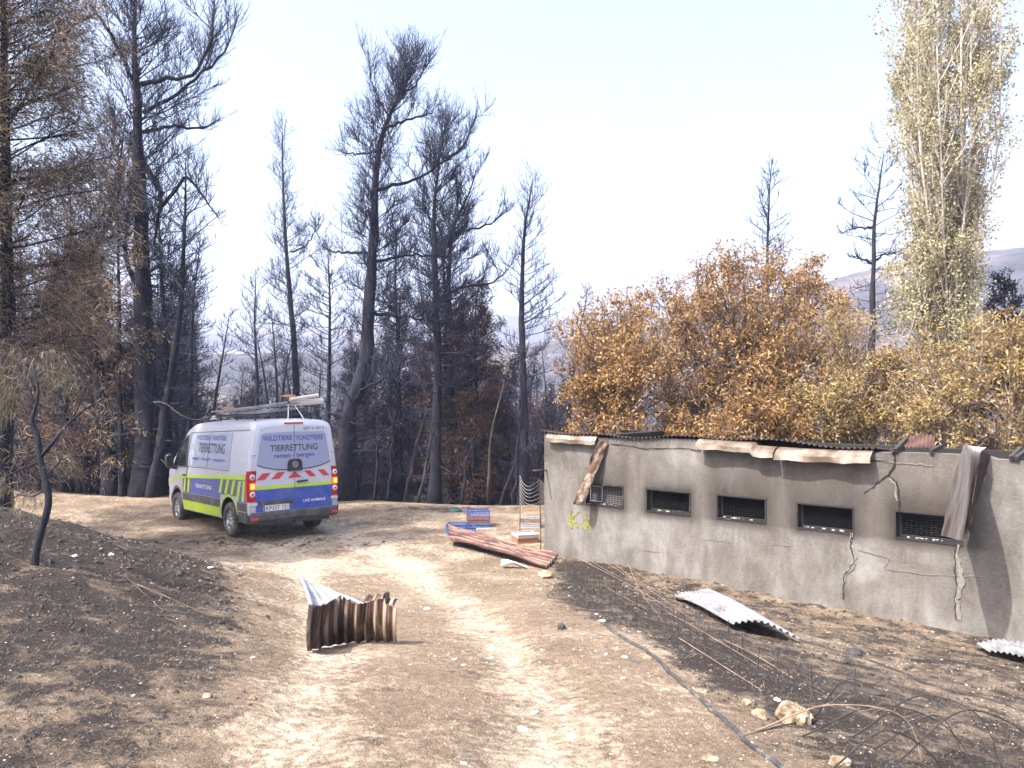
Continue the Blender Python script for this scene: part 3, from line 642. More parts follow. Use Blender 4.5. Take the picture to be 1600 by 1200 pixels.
par = [x for x in bpy.data.objects if x.get('label', '').startswith('massive charred')][0]; o.parent = par; o.location = Vector(at(240, 628, 19.))-par.location

# orange and yellow leaved trees behind the shed
def broadleaf(name, label, seed, cx, Yc, blobs, mat_, nl, base=None, leafL=.105, leafw=.04, twr=.007):
    """blobs: (px, py, depth offset, radius px) lobes of the crown"""
    rng = np.random.default_rng(seed); X = (cx-800)/FPX*Yc; bs = np.array([X, Yc, float(h(X, Yc)[0])])
    e = empty(name, label, 'tree', tuple(bs)); tb = MB(); cb = MB(); lb = MB()
    fork = np.array([rng.normal()*.1, rng.normal()*.1, rng.uniform(.9, 1.4)]); q = smooth_path([np.array([0, 0, -.3]), fork*.5+np.array([.05, 0, 0]), fork], 8); tb.tube(q, np.linspace(.16, .11, 8), 8)
    tw = Tw(rng); tot = sum(bl[3]**2 for bl in blobs)
    for (px, py, dy, rp) in blobs:
        c = at(px, py, Yc+dy)-bs; r = rp/FPX*(Yc+dy)
        mid = (fork+c)/2+rng.normal(size=3)*.2; L = smooth_path([fork, mid, c], 12); tb.tube(L, np.linspace(.07, .02, 12), 5)
        nb = max(6, int(26*rp*rp/ (tot/len(blobs)))); 
        for k in range(nb):
            t = rng.uniform(.45, 1); p = interp_path(L, t)[0]; d = unit(rng.normal(size=3)*np.array([1, 1, .85])+np.array([0, 0, .15])); tgt = c+d*r*(rng.uniform(.6, 1.1) if rng.uniform() < .68 else rng.uniform(1.1, 1.6))
            s = smooth_path([p, (p+tgt)/2+rng.normal(size=3)*.12*r+np.array([0, 0, .08]), tgt], 7); cb.tube(s, np.linspace(.016, .005, 7), 4, cap=False); tw.along(s, 9, .3)
    tw.sprout(cb, .34, .3, .8, 3, twr, .3)
    P = np.concatenate(tw.tips); D = np.concatenate(tw.tipd); n = max(1, int(round(nl/len(P)))); kk = rng.uniform(size=len(P)) < np.clip(.66+.9*fbm(P[:, 0]+P[:, 1]*.6, P[:, 2]*1.1, .9, seed, 2), .15, 1); P = P[kk]; D = D[kk]
    leaves(lb, rng, P, D, n, leafL, leafw, .07, .5, curl=.35)
    tb.build('trunk', M['brbark'], e, True); cb.build('branches', M['twig_brown' if 'orange' in label else 'brbark'], e); lb.build('foliage', M[mat_], e)
    return e
broadleaf('scorched_tree', 'orange-brown leaved tree nearest the left end of the shed, behind its roof edge', 51, 960, 18, [(925, 545, 0, 50), (970, 500, .5, 50), (1010, 560, -.6, 60), (930, 620, .2, 50), (980, 650, -.5, 50), (900, 500, .5, 22), (915, 660, 0, 40)], 'leaf_or', 13000)
broadleaf('scorched_tree', 'tallest orange-leaved tree behind the shed with its crown rising to a ragged peak', 52, 1180, 18.5, [(1180, 430, 0, 50), (1230, 440, .4, 42), (1125, 405, .2, 30), (1100, 445, 0, 36), (1140, 490, -.5, 60), (1220, 520, -.6, 70), (1270, 470, .6, 48), (1170, 580, -.8, 70), (1260, 600, -.3, 70), (1160, 405, .5, 26)], 'leaf_or', 22000)
broadleaf('scorched_tree', 'orange-brown tree between the shed left tree and the tallest peaked tree', 53, 1070, 19, [(1050, 465, 0, 44), (1100, 520, -.4, 60), (1040, 540, .3, 55), (1080, 610, -.5, 65), (1050, 660, 0, 50), (1120, 660, -.4, 50)], 'leaf_or', 15000)
broadleaf('scorched_tree', 'golden brown leaved tree behind the middle of the shed roof', 54, 1340, 17, [(1310, 500, .3, 42), (1340, 560, 0, 60), (1290, 640, -.5, 60), (1370, 640, -.4, 62), (1400, 590, .3, 48), (1330, 690, -.6, 45), (1420, 560, .2, 36), (1430, 640, 0, 50)], 'leaf_ye', 17000)
broadleaf('scorched_tree', 'yellow-brown leaved tree at the right edge behind the shed, in front of the poplar', 55, 1540, 15, [(1560, 530, .3, 50), (1500, 590, 0, 60), (1580, 610, -.4, 70), (1470, 650, -.5, 60), (1550, 670, -.6, 60), (1440, 600, .4, 42), (1620, 540, 0, 60), (1640, 650, 0, 70)], 'leaf_ye', 20000)
broadleaf('scorched_tree', 'low scorched shrub peeking above the shed roof between the golden brown and orange trees', 56, 1200, 16.5, [(1180, 660, 0, 40), (1240, 670, 0, 42), (1120, 680, .2, 36), (1060, 690, .2, 32)], 'leaf_or', 7000)
pine('dark_shrub', 'dark charred evergreen shrub right of the poplar base', 57, tp([(1570, 600), (1571, 540), (1572, 480), (1574, 440)], 24), .06, prof_px([(440, 6, 8), (500, 40, 40), (600, 50, 50)], 24, 440, 640), t0=.1, nb=50, twm=8, twL=.35, leaf=dict(mat='needle_dk', n=4, L=.13, w=.04, keep=1, droop=.1), cat='shrub')

# poplar
Y = 23
rng = np.random.default_rng(61); X = (1480-800)/FPX*Y; bs = np.array([X, Y, float(h(X, Y)[0])])
e = empty('poplar', 'tall multi-stemmed poplar with pale stems and sparse yellow-green leaves, on the right', 'tree', tuple(bs))
tb = MB(); cb = MB(); lb = MB(); tw = Tw(rng)
def W_pop(py): return np.interp(py, [-420, -300, -100, 100, 250, 350, 450, 540], [8, 45, 85, 100, 92, 80, 66, 50])
stemsP = []
for i in range(24):
    fx = rng.uniform(-1, 1); fy = rng.uniform(-1, 1); top = rng.uniform(-380, 60) if abs(fx) < .6 else rng.uniform(-200, 150)
    pts = [np.array([fx*.18, fy*.18, -.2])]
    for py in (560, 480, 380, 250, 100, -80, -240, -380):
        if py < top: break
        w = W_pop(py)*.74; cxp = np.interp(py, [-400, 100, 560], [1496, 1482, 1482]); k = .35+.65*sst(560, 250, py)
        p = at(cxp+fx*w*k+rng.normal()*3, py, Y)-bs; p[1] = fy*w/FPX*Y*k; pts.append(p)
    q = smooth_path(pts, 26); stemsP.append(q); r0 = rng.uniform(.025, .055) if i % 4 else .105; tb.tube(q, r0*(1-np.linspace(0, 1, 26))**.7+.012, 7)
    L = np.linalg.norm(q[-1]-q[0])
    for k in range(34):
        t = rng.uniform(.22, 1); p = interp_path(q, t)[0]; az = rng.uniform(0, 6.28) ; s = branch(rng, p, az, rng.uniform(.9, 1.3), rng.uniform(.9, 2.4), .5, .06)
        cb.tube(s, np.linspace(.016, .005, 7), 4, cap=False); tw.along(s, 12, .15)
for k in range(60):   # low leafy skirt
    py = rng.uniform(400, 545); p = at(1440+rng.normal()*22, py, Y+rng.normal()*.5)-bs; s = branch(rng, p, rng.uniform(0, 6.28), rng.uniform(.5, 1.2), rng.uniform(.5, 1.1), .4, .1); cb.tube(s, np.linspace(.01, .004, 7), 4, cap=False); tw.along(s, 12, .1)
tw.sprout(cb, .38, .9, .45, 1, .005, .5)
P = np.concatenate(tw.tips); D = np.concatenate(tw.tipd)
dens = rng.uniform(size=len(P)) < np.clip(.72+1.0*fbm(P[:, 0]*1.0+P[:, 1], P[:, 2], 1.4, 2, 2)+.25*(P[:, 2] < 6.5), .06, 1)
leaves(lb, rng, P[dens], D[dens], 4, .08, .06, .12, .2, curl=.15)
tb.build('trunk', M['palebark'], e, True); cb.build('branches', M['palebark'], e); lb.build('foliage', M['leaf_pop'], e)

# ------------------------------------------------------------------ the burnt shed
def g_plaster(t, b):
    v = coords(t, 'Object'); vs = coords(t, 'Object', (1.6, 1.6, .5))
    n1 = noise(t, v, .8, 9, .66, .6); n2 = noise(t, vs, 1.5, 8, .65, .4); n3 = noise(t, v, 28, 6, .7)
    c = ramp(t, mix(t, .5, n1, n2), [(.39, (.052, .045, .039)), (.47, (.092, .083, .075)), (.54, (.135, .127, .119)), (.63, (.215, .21, .204))])
    c = mix(t, .14, c, ramp(t, n3, [(.3, (.06, .055, .05)), (.7, (.34, .33, .31))]))
    a = N(t, 'Attribute', attribute_name='soot'); f = math_(t, 'ADD', a.outputs['Fac'], math_(t, 'MULTIPLY', math_(t, 'SUBTRACT', n1, .5), math_(t, 'MULTIPLY', a.outputs['Fac'], 2.0)), True)
    c = mix(t, f, c, (.035, .028, .025)); t.links.new(c, b.inputs['Base Color']); bump(t, b, math_(t, 'ADD', n3, math_(t, 'MULTIPLY', n2, 1.5)), .35, .02)
M['plaster'] = mat('weathered_plaster', rough=.92, build=g_plaster)
M['soot_shade_wall'] = noisy('sooty_shaded_render', [(.3, (.006, .0055, .0055)), (.6, (.016, .015, .014)), (.8, (.05, .045, .04))], 2)  # soot plus the darkness of the unlit room, both put into the colour
M['sootframe'] = noisy('sooty_steel', [(.3, (.005, .005, .006)), (.62, (.014, .013, .013)), (.78, (.14, .125, .11))], 9, rough=.7)
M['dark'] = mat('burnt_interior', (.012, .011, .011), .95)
M['tan_tin'] = noisy('scorched_tin', [(.3, (.07, .045, .032)), (.45, (.12, .09, .066)), (.6, (.20, .165, .135)), (.75, (.33, .305, .285))], 3.5, rough=.5, metal=.25, bst=.3)
M['rust_dark'] = noisy('dark_rusty_tin', [(.35, (.025, .012, .011)), (.55, (.07, .03, .024)), (.7, (.13, .065, .05))], 4, rough=.7)
M['sunlit_tin'] = noisy('sunlit_streaked_tin', [(.36, (.24, .165, .11)), (.47, (.46, .38, .30)), (.6, (.62, .56, .49)), (.75, (.76, .73, .69))], 4, rough=.5, metal=.1, vscale=(1, 1, .3), bst=.3)  # brighter than the tan tin: sunlight on the flashing put into its colour
M['brown_tin'] = noisy('charred_brown_tin', [(.35, (.02, .014, .011)), (.5, (.085, .052, .036)), (.62, (.20, .14, .10)), (.75, (.45, .40, .36))], 9, rough=.6, bst=.5)
M['dk_tin'] = noisy('sooty_shaded_tin', [(.3, (.02, .016, .015)), (.6, (.07, .05, .045)), (.8, (.2, .14, .1))], 4, rough=.7, metal=.2)  # sooty roof tin; on the flashing flange its darkness stands for shade
def g_crest_light(stops, cst, sc, vsc):
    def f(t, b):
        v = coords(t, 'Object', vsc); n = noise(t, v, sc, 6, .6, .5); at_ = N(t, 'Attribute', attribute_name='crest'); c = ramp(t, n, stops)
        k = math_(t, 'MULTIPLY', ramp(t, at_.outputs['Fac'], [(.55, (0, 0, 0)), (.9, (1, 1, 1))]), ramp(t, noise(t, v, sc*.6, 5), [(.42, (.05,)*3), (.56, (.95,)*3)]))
        t.links.new(mix(t, k, c, cst), b.inputs['Base Color']); bump(t, b, noise(t, v, 40, 5), .3, .01)  # pale ridge tops: sunlit highlights as well as wear put into the colour
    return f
M['rust_tin'] = mat('rusty_tin', rough=.55, metal=.15, build=g_crest_light([(.34, (.018, .010, .012)), (.46, (.045, .020, .021)), (.58, (.085, .038, .036)), (.72, (.17, .095, .075))], (.27, .165, .115), 3, (1, 1, 1)))
M['galv'] = noisy('galvanised_tin', [(.3, (.15, .14, .15)), (.5, (.33, .335, .37)), (.7, (.50, .51, .56))], 4, rough=.42, metal=.45, bst=.2)
M['wire'] = mat('rusty_wire', (.09, .06, .05), .7, .3)
M['wirel'] = mat('pale_wire', (.34, .32, .31), .6, .3)
W0 = np.array([.57, 14.2]); WD = np.array([.7603, -.6496]); WN = np.array([-.6496, -.7603])   # along the wall to the right, out of the wall
def wp(s, p, z): q = W0+WD*s+WN*p; return np.array([q[0], q[1], z])
def s_of(px):   # where the photo column meets the wall face
    k = (px-800)/FPX; return (k*W0[1]-W0[0])/(WD[0]-k*WD[1])
def z_of(px, py, p=0):
    s = s_of(px); Yw = (W0+WD*s)[1]; return EYE-(py-609)/FPX*Yw
shed = empty('burnt_shed', 'burnt-out grey plastered shed wall with a row of five small sooty windows', 'building', (W0[0], W0[1], 0))
SB = np.array([W0[0], W0[1], 0.])
SL = 9.4; ZT = 2.24
wins = [((915, 757), (973, 790)), ((1010, 765), (1078, 803)), ((1120, 775), (1196, 813)), ((1245, 787), (1333, 832)), ((1398, 800), (1502, 846))]
WH = []
for (a, c) in wins:
    s0, s1 = s_of(a[0]), s_of(c[0]); z1 = (z_of(a[0], a[1])+z_of(c[0], a[1]+8))/2; z0 = (z_of(a[0], c[1]-6)+z_of(c[0], c[1]))/2
    WH.append((s0, s1, z0, z1))
zc = np.mean([(w[2]+w[3])/2 for w in WH]); WH = [(w[0], w[1], (w[2]+w[3])/2*.6+zc*.4-.175, (w[2]+w[3])/2*.6+zc*.4+.175) for w in WH]
def topz(s): return ZT-.02-.045*(s > 3.9)-.02*np.sin(s*1.7)-(.03*(s > 6.9))
# front wall as a fine sheet with window openings, thickness .2
cs = sorted(set([0, SL]+[v for w in WH for v in w[:2]])); S = []
for a_, b_ in zip(cs[:-1], cs[1:]): S += list(np.linspace(a_, b_, max(2, int((b_-a_)/.09)+1))[:-1])
S = np.array(S+[SL]); Zs = sorted(set([-.35]+[v for w in WH for v in w[2:]])); ZZ = []
Z1 = np.array(sorted(set(np.round(np.r_[np.linspace(-.35, 2.1, 28), [v for w in WH for v in w[2:]]], 5))))
wb = MB()
ZG = np.r_[Z1, [2.16, 9]]
def zz(s, j): return topz(s) if j == len(ZG)-1 else ZG[j]
for p, flip in ((0, 0), (-.2, 1)):
    P = np.array([[wp(s, p+(.006*float(fbm(s, ZG[j] if j < len(ZG)-1 else 2.2, .8, 4)) if p == 0 else 0), zz(s, j))-SB for j in range(len(ZG))] for s in S])
    a_, b_ = P.shape[:2]; I = np.arange(a_*b_).reshape(a_, b_); F = []
    for i in range(a_-1):
        for j in range(b_-1):
            sm = (S[i]+S[i+1])/2; zm = (min(ZG[j], 2.2)+min(ZG[j+1], 2.24))/2
            if any(w[0]-1e-4 < sm < w[1]+1e-4 and w[2]-1e-4 < zm < w[3]+1e-4 for w in WH): continue
            q = [I[i, j], I[i+1, j], I[i+1, j+1], I[i, j+1]]; F.append(q[::-1] if flip else q)
    wb.add(P.reshape(-1, 3), F)
for i in range(len(S)-1):   # ragged top
    wb.poly([wp(S[i], 0.006*float(fbm(S[i], 2.2, .8, 4)), topz(S[i]))-SB, wp(S[i+1], .006*float(fbm(S[i+1], 2.2, .8, 4)), topz(S[i+1]))-SB, wp(S[i+1], -.2, topz(S[i+1]))-SB, wp(S[i], -.2, topz(S[i]))-SB])
for w in WH:
    for (a_, b_) in (((w[0], w[2]), (w[1], w[2])), ((w[1], w[2]), (w[1], w[3])), ((w[1], w[3]), (w[0], w[3])), ((w[0], w[3]), (w[0], w[2]))):
        wb.poly([wp(a_[0], 0.0, a_[1])-SB, wp(b_[0], 0.0, b_[1])-SB, wp(b_[0], -.2, b_[1])-SB, wp(a_[0], -.2, a_[1])-SB])
front = wb.build('front_wall', M['plaster'], shed)
V = np.array([v.co for v in front.data.vertices])+SB; ss = (V[:, 0]-W0[0])*WD[0]+(V[:, 1]-W0[1])*WD[1]; zv = V[:, 2]
soot = np.zeros(len(V))
for w in WH:
    dx = np.maximum(np.maximum(w[0]-ss, ss-w[1]), 0); up = zv-w[3]; dz = np.maximum(np.maximum(w[2]-zv, up), 0)
    soot = np.maximum(soot, .98*np.exp(-(dx/.13)**2-(dz/.10)**2)); big = w[0] > 3; soot = np.maximum(soot, (.9 if big else .66)*np.exp(-(dx/(.27 if big else .20))**2-(np.maximum(dz, 0)/(.45 if big else .36))**2)*(zv > w[2]-.03))
soot = np.maximum(soot, .38*np.exp(-((2.22-zv)/.16)**2)); soot = np.maximum(soot, .30*np.exp(-((ss-4.6)/.9)**2-((zv-1.9)/.32)**2)); soot = np.maximum(soot, .32*np.exp(-((ss-5.9)/.45)**2-((zv-1.85)/.25)**2))
a = front.data.attributes.new('soot', 'FLOAT', 'POINT'); a.data.foreach_set('value', soot.astype(np.float32))
b = MB()
def wall_box(s0, s1, p0, p1, z0, z1, bb):
    c = (wp(s0, p0, z0)+wp(s1, p1, z1))/2-SB; R = np.array([[WD[0], WN[0], 0], [WD[1], WN[1], 0], [0, 0, 1]]); bb.box(c, (abs(s1-s0), abs(p1-p0), z1-z0), 0, R)
DEP = 4.2
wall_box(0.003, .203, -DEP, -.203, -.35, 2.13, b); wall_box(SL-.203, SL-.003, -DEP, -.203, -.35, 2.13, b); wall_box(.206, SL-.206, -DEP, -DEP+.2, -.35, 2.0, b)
b.build('side_walls', M['soot_shade_wall'], shed)
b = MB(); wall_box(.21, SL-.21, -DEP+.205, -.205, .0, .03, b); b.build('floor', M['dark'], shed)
# corrugated roof, sagging, ends ragged before the right end
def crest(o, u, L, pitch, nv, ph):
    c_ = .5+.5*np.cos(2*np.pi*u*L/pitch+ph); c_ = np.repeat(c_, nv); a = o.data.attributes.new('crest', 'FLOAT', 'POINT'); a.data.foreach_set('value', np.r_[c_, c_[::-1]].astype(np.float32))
def corr(name, fn, nu, nv, L, mat_, parent=None, amp=.011, pitch=.076, thick=.0018, mats2=None):
    """fn(u,v)->world point; ridges run along v; u spans L metres"""
    b = MB(); u = np.linspace(0, 1, nu); v = np.linspace(0, 1, nv); P = np.zeros((nu, nv, 3))
    for i in range(nu):
        for j in range(nv): P[i, j] = fn(u[i], v[j])
    du = np.gradient(P, axis=0); dv = np.gradient(P, axis=1); n = unit(np.cross(du, dv)); n *= np.sign(n[nu//2, nv//2, 2]+1e-9)
    P = P+n*(amp*np.cos(2*np.pi*u*L/pitch))[:, None, None]
    c = P.reshape(-1, 3).mean(0) if parent is None else SB
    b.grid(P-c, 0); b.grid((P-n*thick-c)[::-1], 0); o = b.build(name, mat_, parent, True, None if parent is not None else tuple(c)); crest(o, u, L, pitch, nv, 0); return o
rs0, rs1 = -.06, s_of(1372)
def roof(u, v):
    s = rs0+(rs1-rs0)*u; z = ZT+.035-.03*math.sin(s*1.3)-.02*math.sin(s*4.1+v)-.42*v-.03*(s/5); return wp(s, .05-v*(DEP*.98), z)
corr('roof_sheet', roof, 620, 10, rs1-rs0, M['dk_tin'], shed, amp=.013)
# eave flashings
def flash(name, s0, s1, z0, z1, p, seed, mt):
    rng = np.random.default_rng(seed); n = 30; rows = []
    for i in range(n):
        t = i/(n-1); s = s0+(s1-s0)*t; j = .005*math.sin(t*17+seed)+rng.normal()*.002; zt = topz(s)+.012
        rows.append([wp(s, -.03, zt+.018)-SB, wp(s, .012, zt+.014)-SB, wp(s, p*.55, zt-.012+j)-SB, wp(s, p, (zt+z0-ZT)*.5+zt*.5+j)-SB, wp(s+rng.normal()*.004, p*(1.06+.1*math.sin(t*9)), zt+(z0-ZT)+j*1.4)-SB])
    P = np.array(rows); b = MB(); b.grid(P); b.grid((P-np.array([WN[0], WN[1], 0])*.003-np.array([0, 0, .003]))[::-1]); return b.build(name, mt, shed)
flash('eave_flashing', s_of(858), s_of(935), ZT-.13, 0, .10, 2, M['tan_tin'])
flash('eave_flashing', s_of(1095), s_of(1215), ZT-.135, 0, .17, 3, M['tan_tin'])
flash('eave_flashing', s_of(1217), s_of(1366), ZT-.15, 0, .18, 5, M['tan_tin'])
# windows
for i, w in enumerate(WH):
    f = MB(); t = .010; c = MB()
    for (s0, s1, z0, z1) in ((w[0]-t, w[1]+t, w[3]-.012, w[3]+t), (w[0]-t, w[1]+t, w[2]-t, w[2]+.012), (w[0]-t, w[0]+.012, w[2]+.014, w[3]-.014), (w[1]-.012, w[1]+t, w[2]+.014, w[3]-.014)):
        wall_box(s0, s1, -.05, .009, z0, z1, f)
    for (s0, s1, z0, z1) in ((w[0]+.014, w[1]-.014, w[2]+.014, w[2]+.04), (w[0]+.014, w[1]-.014, w[3]-.035, w[3]-.014), (w[0]+.014, w[0]+.05, w[2]+.042, w[3]-.037)):
        wall_box(s0, s1, -.12, -.09, z0, z1, f)
    fo = f.build('window_frame', M['sootframe'], shed)
    if i == 0: fo0 = fo
    m_ = MB(); nx = int((w[1]-w[0])/.032)
    for k in range(nx):
        s = w[0]+.05+(w[1]-w[0]-.06)*k/nx
        if i == 0 or i == 3 or (k % 2 == 0): m_.segs([wp(s, -.1, w[2]+.04)-SB], [wp(s, -.1, w[3]-.03)-SB], .0022, .0022)
    for k in range(9):
        z = w[2]+.04+(w[3]-w[2]-.07)*k/9; m_.segs([wp(w[0]+.05, -.1, z)-SB], [wp(w[1]-.02, -.1, z)-SB], .0022, .0022)
    m_.build('window_mesh', M['sootframe' if i else 'wirel'], fo)
    rng = np.random.default_rng(i); r = MB()
    for k in range(11):
        s = w[0]+.06+(w[1]-w[0]-.1)*rng.beta(2, 2+i % 3); sz = rng.uniform(.005, .024); r.box(wp(s, -.03-rng.uniform(0, .05), w[2]+.02)-SB, (sz*2, sz, sz*.6), 0, Euler((0, 0, rng.uniform(0, 3))).to_matrix())
    r.build('ash', mat('pale_ash', (.36, .35, .34), .9), fo)['kind'] = 'stuff'
if True:   # pale casement left in the first window
    w = WH[0]; f = MB()
    for (s0, s1, z0, z1) in ((w[0]+.05, w[0]+.30, w[2]+.045, w[2]+.06), (w[0]+.05, w[0]+.30, w[3]-.05, w[3]-.037), (w[0]+.05, w[0]+.062, w[2]+.062, w[3]-.052), (w[0]+.288, w[0]+.30, w[2]+.062, w[3]-.052)): wall_box(s0, s1, -.085, -.06, z0, z1, f)
    f.build('casement', M['galv'], fo0)
# cracks and patches, drawn as thin raised ribbons
def ribbon(pts, wpx, b, p, m, seed=0):
    rng = np.random.default_rng(seed); q = []
    for a_, c_ in zip(pts[:-1], pts[1:]):
        for k in range(6): q.append((a_[0]+(c_[0]-a_[0])*k/6+rng.normal()*1.1, a_[1]+(c_[1]-a_[1])*k/6+rng.normal()*.6))
    q.append(pts[-1]); n = len(q); P = []
    for i, (x, y) in enumerate(q):
        hw = (wpx[i*len(wpx)//n] if isinstance(wpx, list) else wpx)*.5*rng.uniform(.5, 1.25)
        dx, dy = np.array(q[min(i+1, n-1)])-np.array(q[max(i-1, 0)]); l = math.hypot(dx, dy)+1e-6; nx, ny = -dy/l, dx/l
        P.append([wp(s_of(x+nx*hw), p, z_of(x+nx*hw, y+ny*hw))-SB, wp(s_of(x-nx*hw), p, z_of(x-nx*hw, y-ny*hw))-SB])
    b.grid(np.array(P), m)
M['render'] = noisy('bare_render', [(.35, (.11, .10, .09)), (.65, (.20, .19, .178))], 40)
c = MB(); ribbon([(1330, 832), (1328, 850), (1336, 875), (1320, 898), (1317, 935)], [4, 7, 9, 8, 3, 2], c, .012, 1, 1); c.build('crack', [M['dark'], M['render']], shed)
c = MB(); ribbon([(1330, 832), (1328, 852), (1335, 878), (1319, 897), (1317, 935)], 1.8, c, .015, 0, 2); c.build('crack', [M['dark'], M['render']], shed)
c = MB(); ribbon([(1495, 852), (1497, 880), (1500, 905), (1495, 935), (1497, 968)], [4, 8, 10, 12, 9, 6, 6], c, .012, 1, 3); c.build('crack', [M['dark'], M['render']], shed)
c = MB(); ribbon([(1493, 850), (1492, 880), (1493, 915), (1491, 945), (1493, 968)], 1.6, c, .015, 0, 4); c.build('crack', [M['dark'], M['render']], shed)
c = MB(); ribbon([(1396, 688), (1398, 728), (1388, 742), (1370, 756), (1350, 771)], [3, 3.4, 3, 2, 1.4], c, .012, 0, 5); c.build('crack', [M['dark'], M['render']], shed)
c = MB(); ribbon([(1388, 742), (1402, 755), (1405, 780), (1403, 800)], 2.6, c, .012, 0, 6); c.build('crack', [M['dark'], M['render']], shed)
c = MB(); ribbon([(1388, 745), (1400, 757), (1402, 782)], 4, c, .010, 1, 7); c.build('crack', [M['dark'], M['render']], shed)
c = MB(); ribbon([(1370, 718), (1396, 722), (1420, 724), (1458, 727)], 1.8, c, .012, 1, 8); c.build('crack', [M['dark'], M['render']], shed)
c = MB(); ribbon([(955, 693), (1010, 700), (1060, 700), (1095, 704)], 1.3, c, .012, 0, 9); c.build('crack', [M['dark'], M['render']], shed)
c = MB(); ribbon([(1216, 706), (1300, 715), (1390, 721)], 1.4, c, .012, 0, 19); c.build('crack', [M['dark'], M['render']], shed)
c = MB(); ribbon([(1340, 858), (1390, 872), (1380, 888), (1450, 897), (1535, 900)], 1.2, c, .012, 1, 10); c.build('crack', [M['dark'], M['render']], shed)
c = MB(); ribbon([(1100, 842), (1140, 846)], 1.0, c, .012, 1, 11); c.build('crack', [M['dark'], M['render']], shed)
c = MB(); ribbon([(1198, 849), (1235, 852)], 1.0, c, .012, 1, 12); c.build('crack', [M['dark'], M['render']], shed)
c = MB(); ribbon([(1000, 858), (1030, 862)], 1.0, c, .012, 1, 13); c.build('crack', [M['dark'], M['render']], shed)
c = MB()
for st in ([(890, 797), (893, 825)], [(903, 800), (893, 811), (903, 823)], [(914, 804), (916, 828)], [(926, 807), (916, 817), (927, 826)]): ribbon(st, [3, 4.5, 4], c, .010, 0, 3)
c.build('graffiti', noisy('yellow_spray', [(.42, (.115, .108, .08)), (.5, (.17, .175, .035)), (.62, (.25, .26, .02))], 22, bst=0), shed)
for k in range(5):  # charred stubs of roof timber on the wall top
    b = MB()
    s = [s_of(1395), s_of(1455), s_of(1588), s_of(1580), s_of(1400)][k]; b.bar(wp(s, .04, topz(s)+.03)-SB, wp(s+.06, -.25, topz(s)+.05+.03*k)-SB, .05, .05); b.build('charred_timber_stub', M['near_char'], shed)

def strip(name, label, left, right, mt, mt2=None, cat='metal strip', bend=.01, seed=1, thick=.003):
    """left/right: lists of (px, py, protrusion from the wall)"""
    def w3(p): # point at protrusion p on the photo ray
        k = (p[0]-800)/FPX; W1 = W0+WN*p[2]; s = (k*W1[1]-W1[0])/(WD[0]-k*WD[1]); q = W1+WD*s; return np.array([q[0], q[1], EYE-(p[1]-609)/FPX*q[1]])
    rng = np.random.default_rng(seed); A = smooth_path([w3(p) for p in left], 26); B = smooth_path([w3(p) for p in right], 26); n = 8
    P = np.array([[A[i]+(B[i]-A[i])*t+np.array([WN[0], WN[1], 0])*(bend*math.sin(t*9+i*.35)+.008*math.sin(i*1.3+t*4)) for t in np.linspace(0, 1, n)] for i in range(26)])
    P += rng.normal(size=P.shape)*.0025; c = P.reshape(-1, 3).mean(0); nn = unit(np.cross(np.gradient(P, axis=0), np.gradient(P, axis=1))); b = MB(); b.grid(P-c); b.grid((P-c-nn*thick)[::-1], 1 if mt2 else 0)
    return tag(b.build(name, [mt, mt2] if mt2 else mt, None, True, tuple(c)), label, cat)
strip('hanging_metal_strip', 'narrow charred brown metal strip dangling from the eave across the first window', [(936, 690, .06), (925, 712, .10), (915, 738, .15), (905, 765, .22), (896, 788, .30)], [(951, 688, .03), (941, 714, .08), (931, 740, .13), (920, 767, .2), (910, 790, .28)], M['brown_tin'], cat='metal strip', bend=.02)
strip('bent_roof_flashing', 'wide bent tan metal flashing hanging off the wall top down over the fifth window', [(1514, 697, -.1), (1504, 701, .8), (1493, 738, 1.15), (1481, 785, 1.15), (1470, 836, 1.05)], [(1541, 699, -.15), (1535, 704, .0), (1526, 740, .015), (1517, 790, .03), (1506, 846, .08)], M['sunlit_tin'], M['sunlit_tin'], bend=.015, seed=2)
strip('shaded_flashing_flange', 'metal flange coloured dark for its shade behind the wide bent flashing at the fifth window', [(1533, 703, .25), (1527, 741, .25), (1518, 789, .22), (1508, 846, .16)], [(1548, 712, .0), (1538, 745, .012), (1525, 785, .014), (1512, 825, .013)], M['dk_tin'], bend=.004, seed=3)  # shaded side of the flashing, its shade put into a dark colour
o = corr('rusty_roof_scrap', lambda u, v: at(1398+u*62, 699+v*-1+(-17*math.sin(u*2.2))*(v)-(0 if v < .5 else 3), 11.2-u*.5+.3*v), 60, 8, .75, M['rust_dark'], amp=.014); tag(o, 'dark red rusty scrap of corrugated tin lying on the wall top near the cracks', 'metal sheet')

# ------------------------------------------------------------------ fallen corrugated sheets
GP = lambda x, y, up=0.: G(x, y, up)
A_, B_, C_, D_ = GP(704, 853, .05), GP(699, 829, .10), GP(852, 891, .02), GP(872, 868, .03)
def ls(u, v):
    P = (A_*(1-v)+C_*v)*(1-u)+(B_*(1-v)+D_*v)*u; z = .03*math.sin(v*5)*(1-u)+.04*math.sin(u*3.1+v*2)+.02*(1-v)**3*u; P = P+np.array([0, 0, z+.015+.015*math.sin(v*11+u*4)]); g = float(h(P[0], P[1])[0])+.03; P[2] = max(P[2], g); return P
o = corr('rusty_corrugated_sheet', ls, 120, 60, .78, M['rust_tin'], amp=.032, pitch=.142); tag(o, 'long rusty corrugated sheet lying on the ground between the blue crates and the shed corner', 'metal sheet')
A2, B2, C2, D2 = GP(1050, 936, .03), GP(1105, 934, .12), GP(1140, 984, .07), GP(1252, 1006, .04)
def ms(u, v):
    P = (A2*(1-v)+C2*v)*(1-u)+(B2*(1-v)+D2*v)*u; return P+np.array([0, 0, .075*math.sin(math.pi*u)*(.35+.65*v)+.03*math.sin(v*3)+.01*math.sin(u*7+v*5)])
